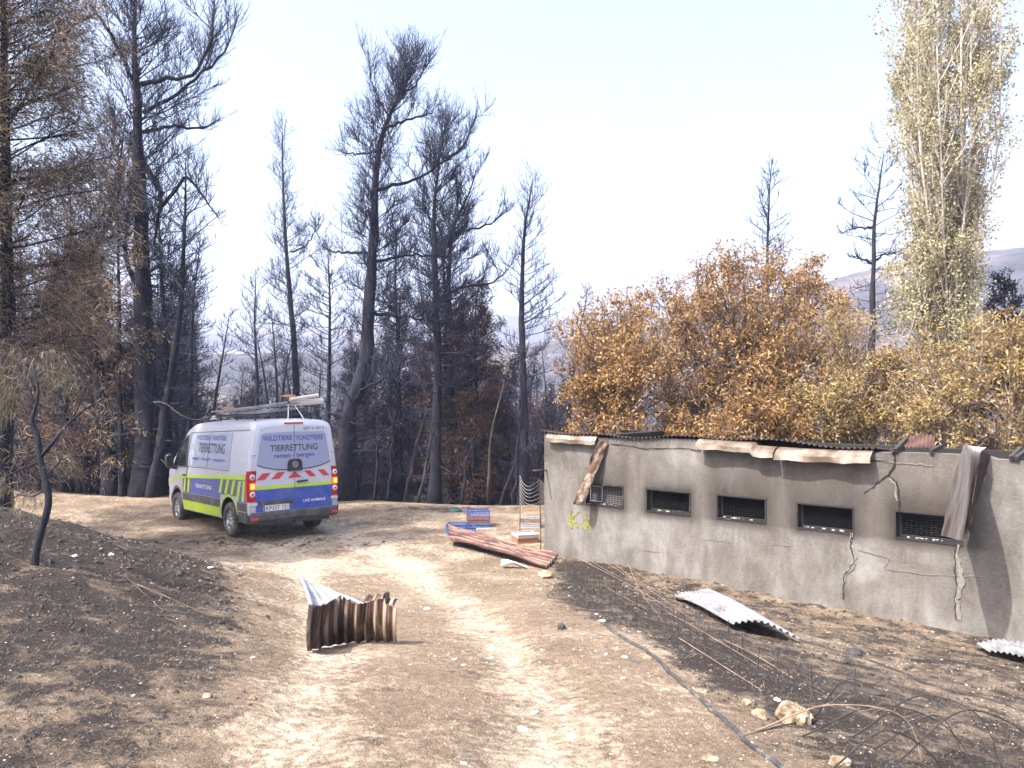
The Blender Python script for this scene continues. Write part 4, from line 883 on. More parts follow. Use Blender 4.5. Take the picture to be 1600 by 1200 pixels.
o = corr('galvanised_corrugated_sheet', ms, 110, 30, .85, M['galv'], amp=.012); tag(o, 'pale galvanised corrugated sheet lying on the burnt slope below the middle windows', 'metal sheet')
A3, B3, C3, D3 = GP(1514, 1014, .05), GP(1640, 1012, .03), GP(1540, 1024, .06), GP(1640, 1052, .05)
A3, B3 = GP(1519, 1013, .05), GP(1600, 1008, .03)
def rs(u, v):
    P = (A3*(1-v)+C3*v)*(1-u)+(np.array(B3)*(1-v)+D3*v)*u; return P+np.array([0, 0, .05*math.sin(math.pi*u)+.01*math.sin(v*4)])
o = corr('galvanised_corrugated_sheet', rs, 100, 16, .8, M['galv'], amp=.012); tag(o, 'pale galvanised corrugated sheet cut by the right edge of the photo below the wall', 'metal sheet')
# the folded rusty sheet on the track
g0, g1 = GP(483, 1016), GP(620, 1003); 
Yf = float(g0[1]); e = empty('folded_rusty_sheet', 'folded corrugated tin sheet standing on the track, rusty striped front and pale rear flap', 'metal sheet', tuple((g0+g1)/2)); c = np.array(e.location)
def front_f(u, v):
    x0 = 481+u*140; x1 = 484+u*137; yb = 1016-14*u-6*math.sin(u*3.2); yt = 948-10*math.sin(u*2.4)-(4 if u < .4 else 0)+(8 if u > .86 else 0)+4*math.sin(u*13)
    Yb = float(G(x0, yb+3)[1])+.02+.02*math.sin(u*5); Yt = Yb-.17+.05*u
    return at(x0, yb, Yb)*(1-v)+at(x1, yt, Yt)*v+np.array([0, -.05*math.sin(v*3.1), 0])
def mkpart(name, fn, nu, nv, L, mt, amp=.02, pitch=.082):
    u = np.linspace(0, 1, nu); v = np.linspace(0, 1, nv); P = np.array([[fn(a_, b_) for b_ in v] for a_ in u]); n = unit(np.cross(np.gradient(P, axis=0), np.gradient(P, axis=1)))
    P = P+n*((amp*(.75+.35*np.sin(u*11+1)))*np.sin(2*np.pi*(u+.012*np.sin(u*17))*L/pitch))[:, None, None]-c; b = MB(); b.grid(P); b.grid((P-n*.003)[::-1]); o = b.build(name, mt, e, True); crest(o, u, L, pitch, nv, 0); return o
M['stripe_tin'] = mat('streaked_tin', rough=.55, metal=.15, build=g_crest_light([(.34, (.012, .008, .009)), (.48, (.038, .020, .017)), (.58, (.085, .046, .034)), (.70, (.20, .13, .095))], (.33, .275, .215), 8, (1, 1, .2)))
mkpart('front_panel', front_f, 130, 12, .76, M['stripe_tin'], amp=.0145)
def flap(u, v):
    a_ = front_f(u*.62, 1); T = at(466+u*26, 898+u*26-3*math.sin(u*7), Yf+.62-.05*u); return a_*(1-v)+T*v+np.array([0, 0, .03*math.sin(v*3.1)])
mkpart('rear_flap', flap, 80, 16, .47, M['galv'], amp=.017)
def lip(u, v):
    a_ = front_f(.62+u*.34, 1); return a_+np.array([.015*v, .10*v, .03*math.sin(v*2.2)+.012*math.sin(u*9)])
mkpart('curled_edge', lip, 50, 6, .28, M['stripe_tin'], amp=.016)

# ------------------------------------------------------------------ crates
def crate(name, label, gp, yaw, cols, size=(.58, .38, .15), up=0, group=None, tilt=0):
    """cols: list of material keys from bottom crate to top crate"""
    objs = []; z = up
    for i, k in enumerate(cols):
        sx, sy, sz = size; b = MB(); s_ = .96
        b.box((0, 0, .006), (sx*.93, sy*.93, .008))
        for k2 in range(11): b.box((-sx/2+sx*(k2+.5)/11, 0, .014), (.008, sy*.93, .008))
        for sg in (-1, 1):
            for (L, ax) in ((sx, 0), (sy, 1)):
                off = (sy if ax == 0 else sx)/2*sg
                for zc_, ht in ((.012, .024), (sz*.5, .016), (sz-.014, .028)):
                    q = [0, off*(.97+.03*zc_/sz), zc_] if ax == 0 else [off*(.97+.03*zc_/sz), 0, zc_]; dim = [L*.985 if ax == 0 else .008, .008 if ax == 0 else L*.94, ht]; b.box(q, dim)
                b.box([0, off, sz-.003] if ax == 0 else [off, 0, sz-.003], [L+.02 if ax == 0 else .022, .022 if ax == 0 else L-.028, .006])
                nb = int(L/.03)
                for j in range(nb):
                    t = -L/2+L*(j+.5)/nb; w_ = .016 if j % 4 == 0 else .009
                    b.box([t*.97, off*.985, sz/2-.002] if ax == 0 else [off*.985, t*.93, sz/2-.002], [w_, .005, sz-.03] if ax == 0 else [.005, w_, sz-.03])
        o = b.build(name, M[k], None, loc=(gp[0], gp[1], gp[2]+z)); o.rotation_euler = (tilt, 0, yaw); tag(o, label[i], 'crate', group); z += sz*.78+.012; objs.append(o)
    return objs
def plast(k, c): M[k] = noisy(k, [(.3, tuple(x*.8 for x in c)), (.7, c)], 6, rough=.5, bst=0)
plast('cr_blue', (.10, .155, .36)); plast('cr_red', (.33, .13, .09)); plast('cr_white', (.50, .49, .52)); plast('cr_yellow', (.75, .50, .03)); plast('cr_orange', (.38, .19, .12)); plast('cr_tan', (.38, .27, .13)); plast('cr_brown', (.30, .19, .16))
crate('plastic_crate', ['blue plastic crate at the bottom of the farther stack left of the shed', 'pale red plastic crate sandwiched between two blue ones', 'blue plastic crate on top of the farther stack left of the shed'], GP(747, 822), .12, ['cr_blue', 'cr_red', 'cr_blue'], (.50, .36, .13), group='crates left of the shed')
crate('plastic_crate', ['blue open plastic crate beside the long rusty sheet, nearest the van'], GP(720, 834), .25, ['cr_blue'], (.58, .36, .15), group='crates left of the shed')
crate('plastic_crate', ['low blue plastic crate tucked behind the nearest blue crate'], GP(714, 826), -.1, ['cr_blue'], (.40, .30, .12), group='crates left of the shed')
crate('plastic_crate', ['white plastic crate at the bottom of the stack behind the wire fence', 'brown plastic crate second from the bottom behind the wire fence', 'white plastic crate below the tan one behind the wire fence', 'tan yellow plastic crate on top of the stack behind the wire fence'], GP(829, 823), -.10, ['cr_white', 'cr_brown', 'cr_white', 'cr_tan'], (.42, .34, .11), group='crates left of the shed')
wc = crate('plastic_crate', ['orange plastic crate under a white one in front of the wire fence'], GP(820, 846), .30, ['cr_orange'], (.42, .44, .11), group='crates left of the shed')
crate('plastic_crate', ['white plastic crate on the orange one in front of the wire fence'], GP(820, 846), .30, ['cr_white'], (.42, .44, .06), up=.115, group='crates left of the shed')
g = GP(710, 799); b = MB(); b.lathe([(.0, .11), (.07, .105), (.13, .075), (.17, .03), (.19, 0), (.175, 0), (.12, .06), (0, .09)], (0, 0, 0), (0, 0, 1), 20); tag(b.build('plastic_bowl', mat('green_plastic', (.03, .085, .065), .6), None, True, tuple(g)), 'upturned dark green plastic bowl behind the blue crates', 'bowl')

# ------------------------------------------------------------------ wire fence by the shed corner
e = empty('wire_fence', 'sagging rusty wire mesh fence with thin posts beside the left end of the shed', 'fence', tuple(GP(812, 841))); c = np.array(e.location)
fA = GP(812, 841); fB = GP(845, 860); fC = GP(856, 835); tops = []
for q, (tx, ty) in ((fA, (812, 743)), (fB, (842, 748)), (fC, (853, 757))):
    t_ = at(tx, ty, q[1]); b = MB(); b.tube([q-c-[0, 0, .1], (q+t_)/2-c+[.01, 0, 0], t_-c], .011, 6); b.build('post', M['wire'], e); tops.append(t_)
b = MB()
for k in range(11):
    f_ = k/10
    for (p0, p1, q0, q1, sag) in ((tops[0], fA, tops[1], fB, .16), (tops[1], fB, tops[2], fC, .02)):
        a_ = p0+(p1-p0)*f_*.60; d_ = q0+(q1-q0)*f_*.62+[0, 0, -.02]; pts = [a_+(d_-a_)*t-np.array([0, 0, sag*math.sin(math.pi*t**.8)*(1.1-f_*.6)]) for t in np.linspace(0, 1, 12)]; b.tube(np.array(pts)-c, .0035, 4)
for k in range(8):
    t = (k+.5)/8; a_ = tops[1]+(tops[2]-tops[1])*t; d_ = fB+(fC-fB)*t; b.segs([a_-c], [d_-c], .003, .003)
b.build('wires', M['wirel'], e)
b = MB(); t0_ = wp(.02, .0, z_of(852, 745)); b.tube(np.array([[-.02, -.05, 0], [.02, 0, .01], [.0, .0, 0]])+[0, 0, 0], .012, 6)
b = MB(); pr = wp(0.03, .38, 2.0-.03); b.tube(np.array([wp(.05, 0, 1.58)+WN_ for WN_ in ([0, 0, 0],)]+[wp(.05, .12, 1.59), wp(.04, .36, 1.60)])-wp(.05, 0, 1.58), .014, 6)
tag(b.build('iron_peg', M['wire'], None, True, tuple(wp(.05, 0, 1.58))), 'short iron peg sticking out of the shed wall at its left corner', 'peg')

# ------------------------------------------------------------------ fallen fence with upright rods, canes, pipes, brambles
e = empty('fallen_wire_fence', 'fallen burnt wire fence with many thin upright rods along the edge of the slope', 'fence', tuple(GP(900, 900))); c = np.array(e.location); rng = np.random.default_rng(21)
line1 = [GP(*p) for p in ((868, 888), (930, 915), (1000, 950), (1080, 985), (1160, 1020), (1250, 1062), (1340, 1100))]; L1 = smooth_path(line1, 60)
line2 = [GP(*p) for p in ((895, 905), (960, 945), (1040, 990), (1130, 1030), (1220, 1075), (1330, 1120))]; L2 = smooth_path(line2, 60)
b = MB()
for (Lp, n) in ((L1, 3), (L2, 3)):
    for k in range(n):
        q = Lp+np.c_[rng.normal(size=2)[0]*.04+0*Lp[:, 0], rng.normal()*.06+.05*np.sin(np.arange(60)*.3+k), .02+.035*k+.03*np.sin(np.arange(60)*.21+k*2)]; b.tube(q-c, .0024, 4)
b.build('wires', M['near_char'], e)
for k in range(46):
    Lp = L1 if k % 2 else L2; t = (k+.5)/46; p = interp_path(Lp, t+rng.normal()*.01)[0]; p[2] = float(h(p[0], p[1])[0])-.02; hh_ = rng.uniform(.1, .26)*(1.25 if .2 < t < .45 else 1); d = np.array([rng.normal()*.02, rng.normal()*.02, hh_])
    b = MB(); b.tube([p-c, p-c+d*.5+rng.normal(size=3)*.004, p-c+d], [.005, .0045, .0035], 5); b.build('rod', M['near_char'], e)
M['cane'] = noisy('dry_cane', [(.3, (.11, .072, .052)), (.7, (.31, .22, .165))], 5, bst=0)
canes = [((862, 845), (905, 885), (1000, 935), .004, 0, 'longest'), ]
spec = [((866, 846, .35), (985, 918, .25), (1100, 950, .1), 'thin dry cane leaning from the shed corner down to the pale middle sheet'), ((870, 845, .5), (880, 875, .2), (884, 890, 0), 'short upright dry cane against the left end of the shed wall'),
        ((935, 870, .4), (980, 905, .25), (1030, 930, .08), 'reddish dry cane arching over the burnt strip below the second window'), ((900, 880, .3), (990, 925, .2), (1060, 962, .05), 'dry cane lying beside the upright rods below the second window'),
        ((940, 918, .15), (975, 938, .12), (1015, 955, .02), 'pale split cane pointing down towards the black stone'), ((960, 880, .3), (1010, 915, .3), (1080, 945, .1), 'dry cane just left of the pale middle sheet, nearest the wall'),
        ((1040, 960, .1), (1110, 1000, .1), (1200, 1050, .03), 'long pale cane lying below the pale middle sheet'), ((1130, 1005, .1), (1180, 1030, .1), (1240, 1062, .03), 'pale cane among the rods right of the black pipe'),
        ((980, 890, .35), (1000, 930, .2), (1035, 970, .02), 'thin red-brown cane dropping across the other canes below the second window'), ((1060, 1000, .06), (1130, 1045, .06), (1190, 1080, .02), 'brown cane beside the black pipe on the slope'),
        ((920, 872, .3), (1010, 925, .18), (1090, 975, .03), 'brown cane crossing the row of rods below the second window'), ((215, 920, .12), (300, 955, .1), (382, 990, .03), 'thin brown fallen branch on the dark bank left of the folded sheet'),
        ((195, 905, .12), (240, 945, .08), (262, 960, .02), 'short forked dead twig above the thin brown branch on the dark bank')]
for i, (a_, m_, c_, lab) in enumerate(spec):
    pts = [GP(a_[0], a_[1]+a_[2]*60*0, 0), GP(m_[0], m_[1]), GP(c_[0], c_[1])]; 
    pts = [p+np.array([0, 0, q[2]*.35]) for p, q in zip(pts, (a_, m_, c_))]; bs = pts[1]; q = smooth_path(pts, 12)-bs; b = MB(); b.tube(q, np.linspace(.005, .002, 12), 5)
    tw = Tw(np.random.default_rng(i)); tw.along(q, 7, .2); tw.sprout(b, .12, .1, .8, 1, .0025); tag(b.build('dry_cane' if i < 11 else 'fallen_branch', M['cane' if i < 11 else 'scorched_wood'], None, True, tuple(bs)), lab, 'cane' if i < 11 else 'branch', 'dry canes on the slope' if i < 11 else None)
def groundline(px, off): return smooth_path([GP(*p, off) for p in px], 60)
M['pipe'] = noisy('black_pipe', [(.35, (.018, .018, .021)), (.55, (.045, .045, .05)), (.68, (.17, .14, .11))], 12, rough=.6)
for nm, lab, pts, r, cat in (('water_pipe', 'dark grey water pipe snaking down the right edge of the track', ((945, 976), (975, 998), (1020, 1025), (1045, 1052), (1090, 1090), (1130, 1125), (1180, 1170), (1225, 1205), (1290, 1260)), .0145, 'pipe'),
                         ('burnt_cable', 'thin black burnt cable crossing the slope to the right of the pale middle sheet', ((1248, 1000), (1300, 1016), (1345, 1028), (1400, 1048), (1460, 1072), (1540, 1092), (1600, 1112), (1660, 1130)), .011, 'cable')):
    q = groundline(pts, r*.5); rng = np.random.default_rng(5); q[:, :2] += rng.normal(size=(60, 2))*.006
    for i in range(60): q[i, 2] = float(h(q[i, 0], q[i, 1])[0])+r*.5
    c = q[30].copy(); b = MB(); b.tube(q-c, r*(1+rng.normal(size=60)*.08), 8); tag(b.build(nm, M['pipe' if cat == 'pipe' else 'near_char'], None, True, tuple(c)), lab, cat)
arcs = [(((1250, 1150), (1380, 1100), (1500, 1160), (1512, 1185)), 'long black bramble arching over the ground at the bottom right, tip near the cable'), (((1330, 1150), (1450, 1085), (1530, 1120), (1562, 1195)), 'black bramble arching highest at the bottom right corner'),
        (((1360, 1170), (1470, 1120), (1490, 1150), (1502, 1182)), 'short black bramble hoop inside the higher arches'), (((1180, 1140), (1300, 1100), (1420, 1130), (1440, 1190)), 'brown bramble stem arching behind the tan boulder'),
        (((1270, 1120), (1330, 1060), (1400, 1100), (1450, 1180)), 'thin bramble stem rising from the rods right of the boulder'), (((1400, 1190), (1500, 1110), (1580, 1130), (1640, 1190)), 'black bramble arch cut by the right edge of the photo'),
        (((1160, 1150), (1230, 1130), (1320, 1118), (1400, 1105)), 'low thin twig running right from the tan boulder'), (((1300, 1200), (1380, 1140), (1440, 1165), (1470, 1215)), 'low black bramble at the bottom edge right of the boulder')]
for i, (pts, lab) in enumerate(arcs):
    g = [GP(pts[0][0], min(pts[0][1], 1199)), None, None, GP(pts[3][0], min(pts[3][1], 1199))]; Ym = [g[0][1]*.67+g[3][1]*.33, g[0][1]*.33+g[3][1]*.67]
    g[1] = at(pts[1][0], pts[1][1], Ym[0]); g[2] = at(pts[2][0], pts[2][1], Ym[1]); bs = g[0]; q = smooth_path(np.array(g)-bs, 24); b = MB(); b.tube(q, np.linspace(.0055, .002, 24), 5)
    tw = Tw(np.random.default_rng(i+40)); tw.along(q, 9, .2); tw.sprout(b, .22, .1, .8, 1, .0022); tag(b.build('charred_bramble', M['near_char' if i != 3 else 'cane'], None, True, tuple(bs)), lab, 'bramble', 'charred brambles at the bottom right')
# brush pile
rng = np.random.default_rng(3); g = GP(598, 781); b = MB()
for k in range(150):
    a_ = rng.uniform(0, 6.28); r_ = rng.uniform(0, .9); p = np.array([math.cos(a_)*r_*1.1, math.sin(a_)*r_*.6, rng.uniform(0, .22)*(1-r_)]); d = unit(rng.normal(size=3)*[1, .7, .25]); L = rng.uniform(.3, .9); b.segs([p-d*L/2], [p+d*L/2], .007, .003, 4)
tag(b.build('brush_pile', M['twig_brown'], None, loc=tuple(g)), 'low pile of burnt brushwood at the wood edge right of the van', 'brush pile')

# ------------------------------------------------------------------ stones and debris
def rock(seed, r, flat=.6, sub=2, rough=.25):
    import bmesh
    rng = np.random.default_rng(seed); bm = bmesh.new(); bmesh.ops.create_icosphere(bm, subdivisions=sub, radius=1); V = np.array([v.co for v in bm.verts]); F = np.array([[v.index for v in f.verts] for f in bm.faces]); bm.free()
    d = 1+rough*(vnoise(V[:, 0]*1.0+V[:, 2]*.7, V[:, 1]+V[:, 2]*.5, .6, seed)+.6*vnoise(V[:, 0]-V[:, 2], V[:, 1]*1.3-V[:, 0], .3, seed+5)); V = V*d[:, None]
    for k in range(5):
        n = unit(rng.normal(size=3)); m = V@n; V = V-np.outer(np.maximum(m-.68, 0), n)
    return V*np.array([r, r*rng.uniform(.65, .95), r*flat]), F
M['tanrock'] = noisy('tan_rock', [(.36, (.12, .078, .045)), (.48, (.29, .21, .135)), (.58, (.42, .33, .235)), (.7, (.56, .48, .37))], 14, bst=1, bd=.03)
M['whiterock'] = noisy('white_rock', [(.3, (.34, .31, .28)), (.7, (.60, .58, .55))], 9, bst=.5)
M['charcoal'] = noisy('charcoal', [(.3, (.012, .012, .014)), (.7, (.06, .055, .055))], 12, bst=.9)
stones = [(1237, 1126, 34, .75, 'tanrock', 'rock', 'large tan pitted boulder at the bottom right beside the brambles'), (1188, 1119, 15, .55, 'tanrock', 'rock', 'small brown stone just left of the tan boulder'), (1166, 1103, 11, .9, 'tanrock', 'rock', 'knobbly yellowish stone upper left of the tan boulder'),
 (1213, 1094, 10, .6, 'whiterock', 'rock', 'small white angular stone above the tan boulder'), (1310, 1193, 22, .4, 'tanrock', 'rock', 'flat grey-brown stone at the bottom edge below the brambles'), (852, 902, 16, .5, 'tanrock', 'rock', 'greyish stone below the long rusty sheet'),
 (878, 983, 9, .9, 'charcoal', 'charred lump', 'small round black lump alone on the track right side'), (983, 968, 13, .5, 'charcoal', 'charred lump', 'flat black lump among the rods'), (1324, 1036, 12, .5, 'charcoal', 'charred lump', 'lower black lump beside the burnt cable'),
 (1332, 1022, 15, .45, 'charcoal', 'charred lump', 'upper black lump where the burnt cable bends'), (1348, 1080, 28, .16, 'charcoal', 'charred plank', 'long flat black plank lying below the burnt cable'), (1424, 1100, 14, .25, 'charcoal', 'charred plank', 'short flat black plank right of the longer black plank'),
 (1481, 1103, 9, .3, 'charcoal', 'charred lump', 'small black flake rightmost on the lower slope'), (145, 882, 0, 0, '', '', ''), (176, 868, 9, .6, 'whiterock', 'rock', 'pale stone on the crest of the dark bank right of the crooked sapling'),
 (118, 870, 8, .6, 'whiterock', 'rock', 'grey stone on the dark bank close to the foot of the crooked sapling'), (459, 890, 6, .7, 'whiterock', 'rock', 'small white stone just behind the folded sheet tip'), (396, 1027, 8, .3, 'whiterock', 'rock', 'flat white stone left of the folded sheet'),
 (326, 1088, 9, .6, 'tanrock', 'rock', 'pale brown stone in the middle of the dark bank'), (210, 1087, 5, .8, 'whiterock', 'rock', 'small white stone low on the dark bank'), (396, 1090, 8, .5, 'tanrock', 'rock', 'brown stone at the right edge of the dark bank'),
 (330, 887, 8, .3, 'whiterock', 'rock', 'flat white stone behind the dark bank below the rear wheel'), (377, 888, 6, .3, 'whiterock', 'rock', 'tiny flat white stone right of the one below the rear wheel'),
 (668, 951, 13, .2, 'whiterock', 'stone chip', 'white flat chip on the track right of the folded sheet'), (716, 953, 6, .3, 'whiterock', 'stone chip', 'smaller white chip further right of the folded sheet'), (768, 1014, 13, .2, 'whiterock', 'stone chip', 'long white chip in the middle of the track'),
 (768, 1027, 8, .3, 'whiterock', 'stone chip', 'white chip just below the long one in the middle of the track'), (710, 1030, 8, .2, 'whiterock', 'stone chip', 'thin white chip left of the middle of the track'), (724, 1039, 7, .3, 'whiterock', 'stone chip', 'square white chip left of the middle of the track'),
 (858, 1093, 8, .6, 'whiterock', 'stone chip', 'upstanding white chip in the right wheel rut'), (835, 1113, 12, .3, 'whiterock', 'stone chip', 'tilted white chip near the largest white chip'), (816, 1139, 17, .25, 'whiterock', 'stone chip', 'largest white chip on the lower track'),
 (972, 1060, 8, .5, 'whiterock', 'stone chip', 'white stone on the track close to the grey pipe'), (976, 1026, 9, .3, 'whiterock', 'stone chip', 'whitish chip left of the grey pipe upper bend'), (947, 1022, 7, .4, 'whiterock', 'stone chip', 'dull white chip left of the pipe, leftmost of the pair'),
 (725, 1192, 10, .3, 'whiterock', 'stone chip', 'white chip at the bottom edge left of centre'), (857, 1190, 9, .5, 'whiterock', 'stone chip', 'white chip at the bottom edge right of centre'), (1110, 1184, 16, .3, 'tanrock', 'rock', 'pale flat stone at the bottom edge left of the grey pipe'),
 (1105, 1136, 9, .25, 'tanrock', 'rock', 'thin pale stone between track and grey pipe'), (932, 960, 7, .4, 'whiterock', 'stone chip', 'white ash fragment where the grey pipe begins'), (940, 970, 9, .3, 'whiterock', 'stone chip', 'larger white ash fragment at the start of the grey pipe'),
 (1098, 1080, 9, .2, 'tanrock', 'rock', 'pale splinter of stone right of the grey pipe'), (540, 868, 0, 0, '', '', ''), (699, 758, 0, 0, '', '', ''), (772, 772, 0, 0, '', '', '')]
for i, (px, py, r, fl, mk, cat, lab) in enumerate(stones):
    if not r: continue
    g = GP(px, py); rr = r/FPX*g[1]*(.66 if mk == 'whiterock' else 1); V_, F_ = rock(i+1, rr, fl, 3 if r > 14 else 2, .45); b = MB(); b.add(V_, F_); o = b.build(cat.replace(' ', '_'), M[mk], None, mk == 'x', (g[0], g[1], g[2]+rr*fl*.35)); o.rotation_euler = (0, 0, (0.5 if 'plank' in cat else i*1.7)); tag(o, lab, cat)
    if 'plank' in cat: o.scale = (1.3, .35, 1.2); o.rotation_euler = (0, 0, -.5)
g = GP(803, 887); b = MB(); P = np.array([[np.array([(u-.5)*.42, (v-.5)*.22*(1-.5*u), .06+.05*math.sin(u*4+v)+.02*math.sin(v*7)]) for v in np.linspace(0, 1, 6)] for u in np.linspace(0, 1, 12)]); b.grid(P); b.grid((P-[0, 0, .004])[::-1])
tag(b.build('tin_scrap', mat('white_tin', (.72, .71, .68), .5), None, True, tuple(g)), 'crumpled white metal scrap in front of the long rusty sheet', 'scrap')

# loose ground cover that nobody could count
rng = np.random.default_rng(99)
def scatter(n, ymax=16, xr=1.0):
    Yd = 2.6+rng.uniform(0, 1, n)**1.5*(ymax-2.6); X = rng.uniform(-.72, .72, n)*Yd*xr; return X, Yd
def lumps(name, n, size, mt, mask, ymax=16, flat=.55):
    X, Yd = scatter(n, ymax); k = rng.uniform(size=n) < mask(X, Yd); X, Yd = X[k], Yd[k]; m = len(X); Z = h(X, Yd)
    dirs = np.array([[1, 0, 0], [0, 1, 0], [-1, 0, 0], [0, -1, 0], [0, 0, 1], [.6, .5, -.6]], float)
    s = size*np.minimum(rng.lognormal(0, .5, m), 2.2)*np.clip(Yd/7, .7, 1.6); Vv = dirs[None]*rng.uniform(.5, 1.2, (m, 6, 1))*s[:, None, None]; Vv[:, :, 2] *= flat
    a_ = rng.uniform(0, 6.28, m); ca, sa = np.cos(a_), np.sin(a_); x = Vv[:, :, 0]*ca[:, None]-Vv[:, :, 1]*sa[:, None]; y = Vv[:, :, 0]*sa[:, None]+Vv[:, :, 1]*ca[:, None]
    Vv = np.stack([x+X[:, None], y+Yd[:, None], Vv[:, :, 2]+(Z+s*flat*.2)[:, None]], -1); F = np.array([[0, 1, 4], [1, 2, 4], [2, 3, 4], [3, 0, 4], [1, 0, 5], [2, 1, 5], [3, 2, 5], [0, 3, 5]])
    b = MB(); b.add(Vv.reshape(-1, 3), (np.arange(m)[:, None, None]*6+F[None]).reshape(-1, 3)); o = b.build(name, mt); o['kind'] = 'stuff'; o['label'] = lumps.lab; o['category'] = lumps.cat
lumps.lab, lumps.cat = 'small pale stones and chips scattered over the dirt', 'gravel'
lumps('gravel', 7000, .007, noisy('gravel', [(.35, (.18, .14, .11)), (.5, (.34, .29, .24)), (.65, (.62, .58, .52))], 1.5, bst=0), lambda x, y: np.clip(.38-.34*burnmap(x, y)+.8*fbm(x, y, 1.1, 55, 2), 0, 1))
lumps.lab, lumps.cat = 'burnt crumbs and clods on the charred ground', 'debris'
lumps('charred_debris', 26000, .018, noisy('charred_clod', [(.35, (.014, .013, .013)), (.55, (.030, .026, .025)), (.7, (.075, .06, .05))], 2.5), lambda x, y: np.clip(burnmap(x, y)-.15, 0, 1))
lumps.lab, lumps.cat = 'soil clods on the bare dirt', 'soil'
lumps('soil_clods', 24000, .0088, noisy('soil_clod', [(.35, (.13, .09, .065)), (.55, (.22, .165, .12)), (.7, (.34, .27, .205))], 2.5), lambda x, y: np.clip(.5-.45*burnmap(x, y)+.8*fbm(x, y, .9, 66, 2), 0, 1))
def straw(name, n, L, w, mt, mask, ymax, lab, cat, upz=.25):
    X, Yd = scatter(n, ymax); k = rng.uniform(size=n) < mask(X, Yd); X, Yd = X[k], Yd[k]; m = len(X); Z = h(X, Yd); a_ = rng.uniform(0, 6.28, m); el_ = rng.uniform(0, upz, m); LL = L*rng.uniform(.4, 1.4, m)
    d = np.stack([np.cos(a_)*np.cos(el_), np.sin(a_)*np.cos(el_), np.sin(el_)], -1)*LL[:, None]; P = np.stack([X, Yd, Z+.004], -1); sd = np.stack([-np.sin(a_), np.cos(a_), 0*a_], -1)*(w*np.clip(Yd/6, .7, 2))[:, None]
    V_ = np.stack([P-sd, P+sd, P+d], 1); b = MB(); b.add(V_.reshape(-1, 3), np.arange(m)[:, None]*3+np.arange(3)[None]); o = b.build(name, mt); o['kind'] = 'stuff'; o['label'] = lab; o['category'] = cat
straw('straw_litter', 36000, .05, .0015, leafmat('straw', [(0, (.13, .085, .055)), (.5, (.28, .205, .135)), (1, (.46, .37, .26))], .2), lambda x, y: np.clip(.7-.75*burnmap(x, y)-.35*tracks(x, y)+.5*fbm(x, y, .8, 77, 2), 0, 1), 17, 'dry straw and leaf litter on the dirt', 'litter')
straw('charred_litter', 34000, .07, .0024, leafmat('burnt_straw', [(0, (.012, .012, .014)), (.7, (.06, .05, .045)), (1, (.25, .19, .14))], .1), lambda x, y: burnmap(x, y), 17, 'burnt twigs and stubble on the charred ground', 'litter', .7)

# ------------------------------------------------------------------ the rescue van
VA = .704; VX, VY = -5.0, 16.95
vz = .02
van = empty('rescue_van', 'white rescue van with blue and neon yellow livery, tail lights lit, at the wood edge', 'van', (VX, VY, vz)); van.rotation_euler = (-.035, 0, VA)
def g_paint(t, b):
    v = coords(t, 'Object'); n = noise(t, v, 2.5, 7, .6); z = N(t, 'SeparateXYZ'); t.links.new(v, z.inputs[0])
    low = N(t, 'MapRange'); low.inputs[1].default_value = 1.3; low.inputs[2].default_value = .4; t.links.new(z.outputs[2], low.inputs[0])
    f = math_(t, 'MULTIPLY', math_(t, 'MULTIPLY', ramp(t, n, [(.4, (0, 0, 0)), (.7, (1, 1, 1))]), low.outputs[0]), .75, True)
    t.links.new(mix(t, f, (.46, .48, .55), (.20, .17, .14)), b.inputs['Base Color']); r = ramp(t, noise(t, v, 9, 5), [(.3, (.25,)*3), (.7, (.45,)*3)]); t.links.new(r, b.inputs['Roughness'])
M['vw'] = mat('white_paint', rough=.35, build=g_paint, coat=.4)
def dusty(k, c, r=.4, dirt=.25):
    def f(t, b):
        n = noise(t, coords(t, 'Object'), 4, 8, .7); t.links.new(mix(t, ramp(t, n, [(.42, (0, 0, 0)), (.75, (dirt,)*3)]), c, (.33, .27, .22)), b.inputs['Base Color'])
    M[k] = mat(k, rough=r, build=f, coat=.15)
dusty('v_blue', (.025, .065, .34)); dusty('v_neon', (.42, .60, .02), .5); dusty('v_red', (.50, .03, .05)); dusty('v_grey', (.035, .037, .045), .6, .4); dusty('v_slate', (.055, .075, .13), .45)
dusty('v_print', (.27, .30, .43), .25, .1); dusty('v_dark', (.012, .013, .018), .5, .1); dusty('v_plate', (.62, .62, .64), .4, .1); dusty('v_tyre', (.022, .021, .022), .85, .6); dusty('v_lamp', (.35, .01, .02), .15, .1)
dusty('v_print2', (.34, .38, .50), .22, .1); M['v_glass'] = mat('tinted_glass', (.02, .025, .03), .05, 0, spec=.8); M['v_rim'] = mat('steel_rim', (.42, .42, .44), .35, .7); M['v_clear'] = mat('clear_lens', (.55, .5, .52), .15)
M['v_text'] = mat('blue_lettering', (.035, .055, .26), .5); M['v_textd'] = mat('dark_lettering', (.04, .045, .07), .5); M['v_textw'] = mat('white_lettering', (.7, .72, .78), .5); M['v_textb'] = mat('black_lettering', (.01, .01, .012), .5)
def emis(name, c, s):
    m = bpy.data.materials.new(name); m.use_nodes = True; b = m.node_tree.nodes['Principled BSDF']; b.inputs['Base Color'].default_value = (.5, .1, .02, 1); b.inputs['Emission Color'].default_value = (*c, 1); b.inputs['Emission Strength'].default_value = s; b.inputs['Roughness'].default_value = .3; return m
M['v_lit'] = emis('lit_tail_lamp', (1, .10, .01), 1.0); M['v_lit2'] = emis('lit_tail_lamp_core', (1, .42, .05), 1.6); M['v_glow'] = emis('red_lens_glow', (.8, .03, .02), .35)
ZR = 2.30
